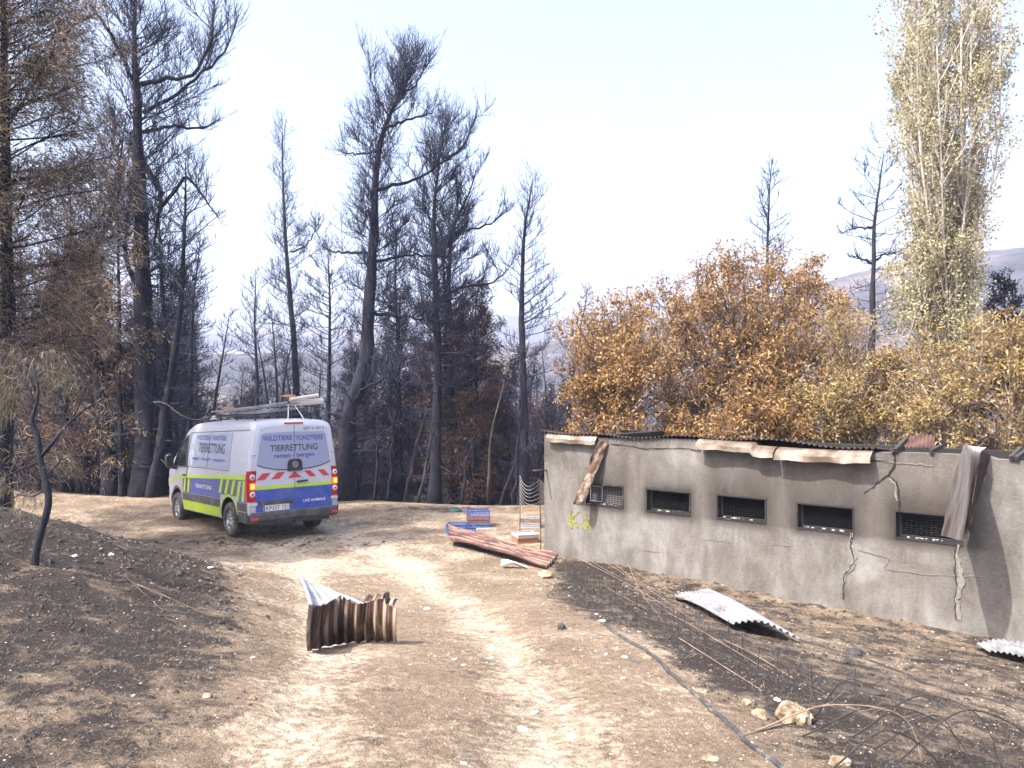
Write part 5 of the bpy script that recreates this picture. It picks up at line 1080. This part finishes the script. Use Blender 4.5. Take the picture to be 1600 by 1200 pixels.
def wz(z):
    z = np.asarray(z, float); return .965-.145*(np.clip((z-1.1)/1.15, 0, 1.2))**1.35-.03*np.clip((.5-z)/.2, 0, 1)
def fy(y): y = np.asarray(y, float); return 1-.035*np.clip((y-2.6)/1.0, 0, 1)-.20*np.clip((y-3.75)/.5, 0, 1)**2
def zt(y): return float(np.interp(y, [-1.0, -.93, -.7, 1.8, 2.4, 2.75, 3.0, 3.3, 3.72, 3.85, 4.1, 4.2, 4.26], [2.22, 2.31, 2.34, 2.34, 2.30, 2.20, 2.02, 1.76, 1.42, 1.33, 1.12, .98, .78]))
def ring(y, grow=0.):
    top = zt(y); rc = .13 if top > 1.6 else .09; pts = []
    zsd = np.r_[.34, .42, .55, .7, .85, np.linspace(1.0, max(top-rc, 1.02), 12)] if top > 1.2 else np.linspace(.34, top-.05, 17)
    zsd = np.minimum(zsd, top-rc*.9); zsd = np.sort(zsd)
    for z in zsd: pts.append((float(wz(z))*float(fy(y)), z))
    w0, z0 = pts[-1]
    for k in range(1, 6):
        a_ = k/5*math.pi/2; pts.append((w0-rc*(1-math.cos(a_))-.0*k, z0+rc*.9*math.sin(a_)))
    w1, z1 = pts[-1]
    for k in range(1, 7): t = k/6; pts.append((w1*(1-t), z1+.045*(1-(1-t)**2)*(1 if top > 1.4 else .6)))
    R = pts+[(-x, z) for x, z in pts[::-1][1:]]; return R
ys = np.r_[-.985, -.97, -.94, -.85, np.linspace(-.7, 2.4, 14), np.linspace(2.5, 4.1, 22), 4.18, 4.23, 4.255]
b = MB(); P = []
for i, y in enumerate(ys):
    R = np.array(ring(y)); sc_ = 1 if i > 1 else (.972 if i == 0 else .99); zc_ = 1.3; Rr = np.c_[R[:, 0]*sc_, np.full(len(R), y), (R[:, 1]-zc_)*(sc_ if i < 2 else 1)+zc_]; P.append(Rr)
P = np.array(P); b.grid(P); n0 = b.n; k = P.shape[1]
b.F.append(np.array([list(range(k))])); b.M.append(np.array([0]))
b.F.append(np.array([[(len(ys)-1)*k+j for j in range(k)][::-1]])); b.M.append(np.array([0]))
b.F.append(np.array([[i*k, i*k+k-1, (i+1)*k+k-1, (i+1)*k] for i in range(len(ys)-1)])); b.M.append(np.zeros(len(ys)-1, int))
body = b.build('body', [M['vw'], M['v_dark']], van, True, recalc=True)
cut = MB()
for y in (0, 3.25):
    for sg in (-1, 1):
        th = np.linspace(0, 2*np.pi, 29)[:-1]; cut.prism(np.c_[y+.445*np.cos(th), .36+.445*np.sin(th)], sg*.62 if sg > 0 else -1.3, 1.3 if sg > 0 else -.62, 0, axis=0)
cu = cut.build('cutter', [M['v_dark'], M['v_dark']], None, recalc=True)
def clear_recs(me):
    for p in me.polygons: p.use_smooth = True
cu.parent = van
bpy.context.view_layer.update()
md = body.modifiers.new('b', 'BOOLEAN'); md.object = cu; md.operation = 'DIFFERENCE'; md.solver = 'EXACT'
dg = bpy.context.evaluated_depsgraph_get(); me = bpy.data.meshes.new_from_object(body.evaluated_get(dg)); body.modifiers.clear(); body.data = me
bpy.data.objects.remove(cu)
for p in me.polygons:
    c_ = p.center
    for y in (0, 3.25):
        if abs(math.hypot(c_[1]-y, c_[2]-.36)-.44) < .02 and abs(c_[0]) < .965 and abs(p.normal[0]) < .5: p.material_index = 1
        if math.hypot(c_[1]-y, c_[2]-.36) < .46 and abs(c_[0]) < .75: p.material_index = 1
    p.use_smooth = True
me.set_sharp_from_angle(angle=math.radians(38))
def side(y, z, off=.004, sg=-1): return np.array([sg*(float(wz(z))*float(fy(y))+off), y, z])
def patch(bb, corners, m=0, off=.004, nu=12, nv=8, sg=-1, thick=True):
    """corners (y,z): a,b,c,d around; bilinear patch hugging the side"""
    a_, b_, c_, d_ = [np.array(x, float) for x in corners]; U = np.linspace(0, 1, nu); Vv = np.linspace(0, 1, nv)
    P = np.array([[side(*((a_*(1-u)+b_*u)*(1-v)+(d_*(1-u)+c_*u)*v), off, sg) for v in Vv] for u in U]); bb.grid(P, m)
def archcut(y0, z, c=0):  # keep patches out of the wheel arch
    return y0
for sg in (-1, 1):
    b = MB()
    patch(b, [(-.88, 1.19), (2.9, 1.06), (2.9, 1.12), (-.88, 1.28)], 1, .005, 24, 3, sg); patch(b, [(2.9, 1.06), (3.9, .90), (3.9, .95), (2.9, 1.12)], 1, .005, 10, 3, sg)
    patch(b, [(.47, .74), (2.32, .74), (2.32, 1.075), (.47, 1.145)], 0, .004, 24, 6, sg)         # blue field
    patch(b, [(-.88, .74), (-.44, .74), (-.44, 1.175), (-.88, 1.19)], 0, .004, 6, 6, sg); patch(b, [(-.44, .835), (.47, .835), (.47, 1.145), (-.44, 1.175)], 2, .004, 12, 5, sg)
    for y0 in (-.80, -.52, -.22, .10, .42):
        zb = .76 if abs(y0-.0) > .43 or y0 < -.45 else .86
        patch(b, [(y0+.0, zb), (y0+.13, zb), (y0-.02, 1.15), (y0-.15, 1.16)] if y0 > -.75 else [(y0, zb), (y0+.13, zb), (y0+.05, 1.17), (y0-.06, 1.17)], 1, .007, 3, 6, sg)
    patch(b, [(2.32, .74), (2.80, .74), (2.80, 1.055), (2.32, 1.075)], 2, .004, 6, 6, sg)
    for y0 in (2.36, 2.62): patch(b, [(y0, .76), (y0+.13, .76), (y0+.05, 1.06), (y0-.08, 1.06)], 1, .007, 3, 6, sg)
    patch(b, [(.50, .36), (2.78, .36), (2.78, .56), (.50, .56)], 1, .006, 24, 4, sg); patch(b, [(-.86, .36), (-.50, .36), (-.48, .55), (-.86, .55)], 1, .006, 4, 4, sg)
    for y in (0, 3.25):
        th = np.linspace(.15 if y else .35, 2.4 if y else 2.9, 14); r0, r1 = .455, .50
        P = np.array([[side(y+r*math.cos(a_), .36+r*math.sin(a_), .008, sg) for r in (r0, r1)] for a_ in th]); b.grid(P, 3 if y else 1)
    b.build('side_livery', [M['v_blue'], M['v_neon'], M['v_slate'], M['v_grey']], van, True)
    for (ya, yb_, n_) in ((.50, 2.78, 24), (-.93, -.47, 6)):
        b = MB(); patch(b, [(ya, .57), (yb_, .57), (yb_, .73), (ya, .73)], 0, .018, n_, 3, sg)
        for zz_ in (.57, .73): b.grid(np.array([[side(y, zz_, o_, sg) for o_ in (0, .018)] for y in np.linspace(ya, yb_, n_)]))
        b.build('rub_strip', M['v_grey'], van, True)
    # printed side panel over the windows
    b = MB(); patch(b, [(.02, 1.36), (2.45, 1.36), (2.38, 2.06), (.05, 2.10)], 0, .006, 24, 12, sg); pn = b.build('side_window_panel', M['v_print2'], van, True)
    b = MB(); 
    for (a_, c_) in (((1.28, 1.36), (1.26, 2.09)), ((.0, 2.14), (2.5, 2.09)), ((2.52, .78), (2.50, 2.09)), ((-.02, 1.33), (2.5, 1.33)), ((-.80, 2.16), (.0, 2.14))):
        t = np.linspace(0, 1, 14); q = np.array([side(a_[0]+(c_[0]-a_[0])*x, a_[1]+(c_[1]-a_[1])*x, .006, sg) for x in t]); b.tube(q, .0055, 4)
    b.build('body_seams', M['v_dark'], van)
    b = MB(); patch(b, [(2.56, 1.33), (3.52, 1.30), (3.02, 1.88), (2.62, 2.02)], 0, .006, 14, 10, sg); dw = b.build('front_door_window', M['v_glass'], van, True)
    b = MB(); q = np.array([side(y, z, .012, sg) for y, z in ((2.56, 1.33), (2.6, 1.9), (2.62, 2.03), (2.80, 2.0), (3.02, 1.89), (3.3, 1.58), (3.53, 1.30), (3.0, 1.315), (2.56, 1.33))]); b.tube(q, .012, 5); b.build('frame', M['v_grey'], dw)
    b = MB(); b.bar(side(2.56, 1.13, .02, sg), side(2.74, 1.13, .02, sg), .03, .035); b.build('door_handle', M['v_grey'], van)
    # mirror
    b = MB(); c_ = side(3.34, 1.42, .18, sg); V_, F_ = rock(3, .13, 1.45, 2, 0); V_ = V_*[.85, .75, 1.05]; b.add(V_+c_, F_); b.bar(side(3.30, 1.26, -.02, sg), c_+[0, 0, -.12], .07, .07); mo = b.build('wing_mirror', M['v_grey'], van, True)
    b = MB(); b.box(c_+[0, -.098, .01], (.15, .01, .25)); b.build('mirror_glass', M['v_glass'], mo)
    # lamp cluster
    b = MB(); ybk = -.992; yf = -.80
    def lampx(z): return float(wz(z))+.008
    zs = np.linspace(.76, 1.36, 14); P = []
    for z in zs:
        x1 = lampx(z); x0 = x1-.155
        P.append([[sg*x0, ybk-.012, z], [sg*(x1-.05), ybk-.020, z], [sg*(x1-.012), ybk+.012, z], [sg*x1, ybk+.05, z], [sg*x1, ybk+.10+.05*math.sin((z-.76)/.6*3.14), z]])
    P = np.array(P); b.grid(P if sg < 0 else P[:, ::-1]); b.poly(P[-1]); b.poly(P[0]); lamp = b.build('tail_lamp', M['v_lamp'], van)
    xl = sg*(lampx(1.05)-.088)
    b = MB(); b.box((xl-sg*.0, ybk-.026, 1.06), (.10, .022, .125)); b.build('lit_lens', M['v_lit'], lamp); b = MB(); b.box((xl, ybk-.039, 1.06), (.055, .008, .07)); b.build('bulb', M['v_lit2'], lamp)
    for z in (1.24, .905):
        b = MB(); b.lathe([(.0, .014), (.03, .014), (.055, .008), (.058, 0)], (xl, ybk-.018, z), (0, -1, 0), 18); b.lathe([(.018, .018), (.0, .020)], (xl, ybk-.018, z), (0, -1, 0), 12, 1); b.build('round_lens', [M['v_clear'], M['v_dark']], lamp, True)
    b = MB(); b.box((sg*(.93-.065), ybk-.01, .715), (.15, .03, .055)); b.build('badge_plate', M['v_clear'], van)
# wheels
def wheel(x, y, sg):
    b = MB(); c_ = (x, y, .345); ax = (sg, 0, 0)
    b.lathe([(.20, .0), (.215, .012), (.26, .022), (.315, .020), (.338, .0), (.345, -.03), (.345, -.17), (.335, -.20), (.30, -.215), (.20, -.2)], c_, ax, 36); t = b.build('tyre', M['v_tyre'], None, True)
    b2 = MB(); b2.lathe([(.205, -.005), (.195, -.03), (.175, -.05), (.17, -.12)], c_, ax, 36); b2.lathe([(.0, -.01), (.035, -.012), (.045, -.03), (.05, -.05)], c_, ax, 20)
    for k in range(9):
        a_ = k/9*2*math.pi; d = np.array([0, math.cos(a_), math.sin(a_)]); b2.bar(np.array(c_)+d*.035+[sg*-.03, 0, 0], np.array(c_)+d*.195+[sg*-.018, 0, 0], .034, .018, 0, up=(1, 0, 0))
    b2.lathe([(.0, -.09), (.175, -.09)], c_, ax, 24, 1)
    return t, b2
for y in (0, 3.25):
    for sg in (-1, 1):
        w_ = empty('tmp', '', '', (0, 0, 0)); del w_['label']; del w_['category']; w_.name = 'wheel'; w_.parent = van; t, b2 = wheel(sg*.945, y, sg); t.parent = w_; b2.build('rim', [M['v_rim'], M['v_dark']], w_, True)
        if y > 1: w_.location = (sg*.0, 0, 0)
# rear face: doors, window film, chevrons, plate
YB = -.988
def xr(z, m=.0): return float(wz(z))*.972-m
for sg, nm in ((-1, 'rear_door'), (1, 'rear_door')):
    zs = np.r_[.535, .8, 1.1, 1.3, 1.6, 1.9, 2.08]; poly = [(.005, .535)]+[(xr(z, .115 if z < 1.37 else .075), z) for z in zs]+[(xr(2.16, .10), 2.17), (xr(2.2, .20), 2.215), (.005, 2.235)]
    poly = [(sg*x, z) for x, z in poly]; poly = poly if sg < 0 else poly[::-1]
    b = MB(); b.prism(poly, YB-.010, YB+.02); d_ = b.build(nm, M['vw'], van, recalc=True)
    def face(pl, m, off, name=None, mats=None, parent=d_, th=.004):
        b = MB(); pl = [(sg*x, z) for x, z in pl]; b.prism(pl, YB-.010-off-th, YB-.010-off, m); return b.build(name, mats, parent, recalc=True)
    # blue, neon, chevrons
    xe = lambda z: xr(z, .118)
    face([(.006, .55), (xe(.55), .55), (xe(.8), .8), (xe(.985), .985), (.006, .985)], 0, .0005, 'blue_field', M['v_blue']); face([(.006, .985), (xe(.985), .985), (xe(1.05), 1.05), (.006, 1.05)], 0, .0005, 'neon_band', M['v_neon'])
    for (xb, w_) in ((0, .16), (.30, .17), (.60, .17)):
        if xb == 0: pl = [(.006, 1.175), (.15, 1.175), (.006, 1.305)]
        else: pl = [(xb+.03, 1.175), (xb+w_+.03, 1.175), (xb+w_-.10, 1.305), (xb-.10, 1.305)] if sg < 0 else [(xb+.03, 1.175), (xb+w_+.0, 1.175), (xb+w_-.13, 1.305), (xb-.10, 1.305)]
        face(pl, 0, .0005, 'red_chevron', M['v_red'])
    pl = [(xe(1.2), 1.175), (xe(1.3), 1.305), (xe(1.3)-.04, 1.305), (xe(1.2)-.002, 1.18)]
    wp_ = [(.012, 1.345), (.35, 1.355), (.62, 1.41), (xr(1.45, .125), 1.47), (xr(1.6, .125), 1.6), (xr(1.85, .13), 1.85), (xr(2.0, .135), 2.03), (xr(2.1, .18), 2.09), (.012, 2.105)]
    gl = face(wp_, 0, .0005, 'window', M['v_print'])
    b = MB(); q = np.array([(sg*x, YB-.018, z) for x, z in ((.10, 1.345), (.35, 1.355), (.62, 1.41), (xr(1.45, .125), 1.47))]); b.tube(q, .009, 5); b.build('seal', M['v_dark'], d_)
    b = MB(); b.tube([(sg*xr(1.68, .05), YB-.02, 1.68), (sg*xr(1.68, .0), YB-.012, 1.68)], .018, 6); b.tube([(sg*xr(.95, .10), YB-.02, .95), (sg*xr(.95, .05), YB-.012, .95)], .014, 6); b.build('hinge', M['vw'], d_)
    rd = d_ if sg > 0 else rd if False else d_
    if sg > 0: rdoor = d_
    else: ldoor = d_
b = MB(); b.bar((.04, YB-.035, 1.095), (.27, YB-.035, 1.105), .03, .035); b.build('door_handle', M['v_dark'], rdoor)
b = MB(); b.tube([(.0, YB-.012, .54), (.0, YB-.012, 2.23)], .004, 4); b.build('door_seam', M['v_dark'], van)
b = MB(); pl = [(-.155, 1.315), (.155, 1.315), (.15, 1.47), (.125, 1.535), (.08, 1.555), (-.08, 1.555), (-.125, 1.535), (-.15, 1.47)]; b.prism(pl, YB-.045, YB-.012); hb = b.build('badge_housing', M['v_dark'], van, recalc=True)
b = MB(); c_ = (0, YB-.046, 1.445); b.lathe([(.052, 0), (.052, .008), (.062, .008), (.064, 0)], c_, (0, -1, 0), 28)
for (p, q) in (((-.022, .05), (0, .003)), ((0, .003), (.022, .05)), ((-.046, .03), (-.024, -.045)), ((-.024, -.045), (0, -.004)), ((0, -.004), (.024, -.045)), ((.024, -.045), (.046, .03))):
    b.bar((p[0], YB-.051, 1.445+p[1]), (q[0], YB-.051, 1.445+q[1]), .006, .010, 0, up=(0, 1, 0))
b.lathe([(.0, .001), (.052, .001)], c_, (0, -1, 0), 24, 1); b.build('round_emblem', [M['v_rim'], M['v_slate']], hb)
b = MB(); b.box((0, YB+.02, 2.275), (.40, .05, .032)); b.build('high_brake_light', M['v_lamp'], van)
b = MB(); b.box((-.40, YB-.018, .715), (.72, .03, .075)); b.build('plate_lamp_bar', M['v_grey'], van)
b = MB(); b.box((-.40, YB-.022, .615), (.54, .014, .115)); plate = b.build('number_plate', M['v_plate'], van); b = MB(); b.box((-.655, YB-.031, .615), (.028, .004, .105)); b.build('euro_band', M['v_blue'], plate)
# bumper, steps, tow bar
b = MB()
prof = [(-.02, .52), (.0, .54), (.06, .545), (.075, .50), (.075, .40), (.04, .34), (-.02, .33)]
xs = np.r_[-.985, -.95, -.9, np.linspace(-.8, .8, 9), .9, .95, .985]; P = []
for x in xs:
    k_ = .14*max(0, (abs(x)-.86)/.125)**2; P.append([[x, YB+.02-o_+k_, z] for o_, z in prof])
b.grid(np.array(P)); b.poly(P[0]); b.poly(P[-1])
for sg in (-1, 1): patch(b, [(-.97, .34), (-.47, .34), (-.47, .55), (-.97, .55)], 0, .012, 6, 4, sg)
bu = b.build('rear_bumper', M['v_grey'], van, recalc=True)
for sg in (-1, 1): b = MB(); b.box((sg*.86, YB-.056, .43), (.15, .012, .055)); b.build('reflector', M['v_red'], bu)
b = MB(); b.box((0, 1.5, .33), (1.5, 5.0, .10)); b.tube([(-.3, YB+.1, .30), (-.3, YB+.9, .28)], .09, 8); b.box((0, 0, .34), (1.6, .12, .12)); b.bar((0, YB+.2, .30), (0, YB-.08, .32), .06, .05); b.build('underbody', M['v_dark'], van)
b = MB(); b.grid(np.array([[[x*float(fy(y))*.80, y, zt(y)+.052*(1-abs(x)**3)+(0)] for y in np.linspace(2.85, 3.66, 10)] for x in np.linspace(-1, 1, 14)])); b.build('windscreen', M['v_glass'], van, True)
for sg in (-1, 1): b = MB(); b.box((sg*.70, 4.16, .88), (.26, .12, .20)); b.build('headlamp', M['v_clear'], van)
b = MB(); b.box((0, 4.2, .50), (1.55, .16, .30)); b.build('front_bumper', M['v_grey'], van)
# lettering
def text(body_, w, hgt, name, mt, place, parent, italic=0, off=.0):
    cu_ = bpy.data.curves.new('t', 'FONT'); cu_.body = body_; cu_.size = 1; cu_.extrude = 0; cu_.offset = off; o_ = bpy.data.objects.new('t', cu_); COL.objects.link(o_); bpy.context.view_layer.update()
    me = bpy.data.meshes.new_from_object(o_.evaluated_get(bpy.context.evaluated_depsgraph_get())); bpy.data.objects.remove(o_)
    V_ = np.array([v.co for v in me.vertices]); mn, mx = V_.min(0), V_.max(0); u = (V_[:, 0]-(mn[0]+mx[0])/2)/(mx[0]-mn[0])*w; v = (V_[:, 1]-mn[1])/(mx[1]-mn[1])*hgt-hgt/2
    Q = np.array([place(a_+italic*c_, c_) for a_, c_ in zip(u, v)]); me.vertices.foreach_set('co', Q.astype(np.float32).ravel()); me.materials.clear(); me.materials.append(mt); me.update(); return link(name, me, parent)
def rear(xc, zc_, off=.0175): return lambda u, v: (xc+u, YB-off, zc_+v)
T = text
T('WILDTIERE', .62, .10, 'lettering', M['v_text'], rear(-.36, 1.985), van, off=.012); T('/', .03, .11, 'lettering', M['v_text'], rear(0, 1.985), van, off=.006); T('FUNDTIERE', .58, .10, 'lettering', M['v_text'], rear(.34, 1.975), van, off=.012)
T('TIERRETTUNG', 1.02, .13, 'lettering', M['v_textd'], rear(0, 1.785), van, off=.016); T('retten - bergen', .86, .115, 'lettering', M['v_text'], rear(0, 1.62), van, off=.014)
T('GDT 4 / 59 / 2', .46, .055, 'lettering', M['v_textd'], rear(.43, 2.16, .012), van, off=.008); T('LIVE ANIMALS', .48, .055, 'lettering', M['v_textw'], rear(.42, .70, .0175), van, off=.012)
T('KP:DT 721', .46, .075, 'lettering', M['v_textb'], rear(-.385, .615, .0305), van, off=.008)
for sg in (-1, 1):
    def sd(yc, zc_, sg=sg): return lambda u, v: tuple(side(yc-u*(-sg)*(1) if sg > 0 else yc-u, zc_+v, .0085, sg))
    if sg > 0: sd = lambda yc, zc_, sg=sg: (lambda u, v: tuple(side(yc+u, zc_+v, .0085, sg)))
    T('TIERRETTUNG', 1.55, .21, 'lettering', M['v_textd'], sd(1.12, 1.765), van, off=.018); T('WILDTIERE - FUNDTIERE', 1.75, .10, 'lettering', M['v_text'], sd(1.20, 1.985), van, off=.010)
    T('retten - bergen - transport', 1.95, .10, 'lettering', M['v_text'], sd(1.25, 1.52), van, off=.010); T('TIERRETTUNG', 1.0, .085, 'lettering', M['v_textw'], sd(1.45, .93), van, off=.012)
# roof rack and the load strapped on it
b = MB()
for sg in (-1, 1): b.bar((sg*.60, -.55, 2.455), (sg*.60, 2.2, 2.445), .03, .035); 
for y in (-.5, .45, 1.35, 2.15):
    b.bar((-.64, y, 2.475), (.64, y, 2.475), .035, .022)
    for sg in (-1, 1): b.bar((sg*.60, y, 2.345), (sg*.60, y, 2.47), .035, .03, up=(0, 1, 0))
b.build('roof_rack', M['v_dark'], van)
bpy.context.view_layer.update(); MW = van.matrix_world.copy(); MW = Matrix.Translation(van.location) @ Euler((-.035, 0, VA)).to_matrix().to_4x4()
def onroof(name, label, cat, b, mats, kids=()):
    o = b.build(name, mats, None); o.matrix_world = MW; return tag(o, label, cat)
b = MB()
for k in range(7): b.bar((-.42+.13*k, -.62+.03*k, 2.53+.008*k), (-.36+.12*k, 1.75, 2.50), .028, .028)
b.bar((-.45, -.5, 2.56), (.45, -.44, 2.60), .03, .02); b.bar((-.45, .6, 2.55), (.45, .62, 2.57), .03, .02)
onroof('folding_ladder', 'aluminium ladder bundle lying on the van roof rack', 'ladder', b, M['galv'])
b = MB(); rng = np.random.default_rng(2)
for k in range(5): b.bar((-.30+.12*k, -.78-.02*k, 2.66+.02*(k % 3)), (-.75+.10*k, 1.5, 2.55), .035, .03)
onroof('metal_poles', 'light metal poles sloping towards the van front on top of the roof ladder', 'poles', b, M['galv'])
b = MB(); R_ = [(.05, 0), (.062, .02), (.060, .4), (.066, .68), (.06, .70)]; b.lathe(R_, (.10, -.62, 2.68), (1, -.12, .06), 16); b.lathe([(0, .695), (.06, .70)], (.10, -.62, 2.68), (1, -.12, .06), 16); b.lathe([(.0, .0), (.038, 0), (.04, .62), (0, .63)], (.05, -.70, 2.755), (1, -.1, .14), 12)
onroof('canvas_roll', 'pale canvas roll jutting out over the right side of the van roof', 'roll', b, mat('canvas', (.55, .52, .47), .9))
for (x, y, z, lab) in ((.05, -.66, 2.83, 'small orange wooden block on top of the roof load at the rear'), (-.55, 1.1, 2.62, 'small tan wooden block on the roof load nearer the cab')):
    b = MB(); b.box((x, y, z), (.26, .08, .035)); b.box((x+.02, y, z+.022), (.18, .06, .012)); onroof('wooden_block', lab, 'block', b, mat('wood_'+lab[6:10].strip(), (.55, .30, .12), .8))
b = MB(); b.tube([(.12, -.66, 2.70), (.12, -.66, 3.00)], .009, 6); b.lathe([(0, .02), (.03, .015), (.03, -.01), (0, -.015)], (.12, -.66, 3.0), (0, 0, 1), 12); b.build('antenna', M['v_rim'], van)
b = MB(); b.tube([(-.5, 1.2, 2.47), (-.5, 1.2, 2.80)], .007, 6); b.lathe([(0, .01), (.014, .01), (.014, -.01), (0, -.012)], (-.5, 1.2, 2.80), (0, 0, 1), 10); b.build('antenna', M['v_rim'], van)
b = MB(); b.tube([(.02, -.70, 2.66), (-.06, -.86, 2.42), (-.09, -.9, 2.33)], .009, 5); b.tube([(.14, -.70, 2.66), (.24, -.86, 2.42), (.27, -.9, 2.33)], .009, 5); b.build('lashing_strap', M['v_textw'], van)
b = MB(); b.lathe([(0, .07), (.05, .055), (.06, 0)], (-.62, 1.7, 2.40), (0, 0, 1), 16); b.box((-.62, 1.7, 2.385), (.15, .12, .03)); b.build('beacon', M['v_clear'], van, True)

# ------------------------------------------------------------------ haze
bb = MB(); bb.box((0, 500, 90), (3700, 2600, 330))
hz = bb.build('haze', bpy.data.materials.new('haze')); hz['kind'] = 'stuff'; hz['label'] = 'thin bluish smoke haze over the valley'; hz['category'] = 'haze'
m = hz.data.materials[0]; m.use_nodes = True; t = m.node_tree; t.nodes.remove(t.nodes['Principled BSDF']); pv = N(t, 'VolumePrincipled'); pv.inputs['Density'].default_value = .0007; pv.inputs['Color'].default_value = (.62, .71, .99, 1); pv.inputs['Anisotropy'].default_value = 0
t.links.new(pv.outputs[0], t.nodes['Material Output'].inputs['Volume']); hz.display_type = 'WIRE'
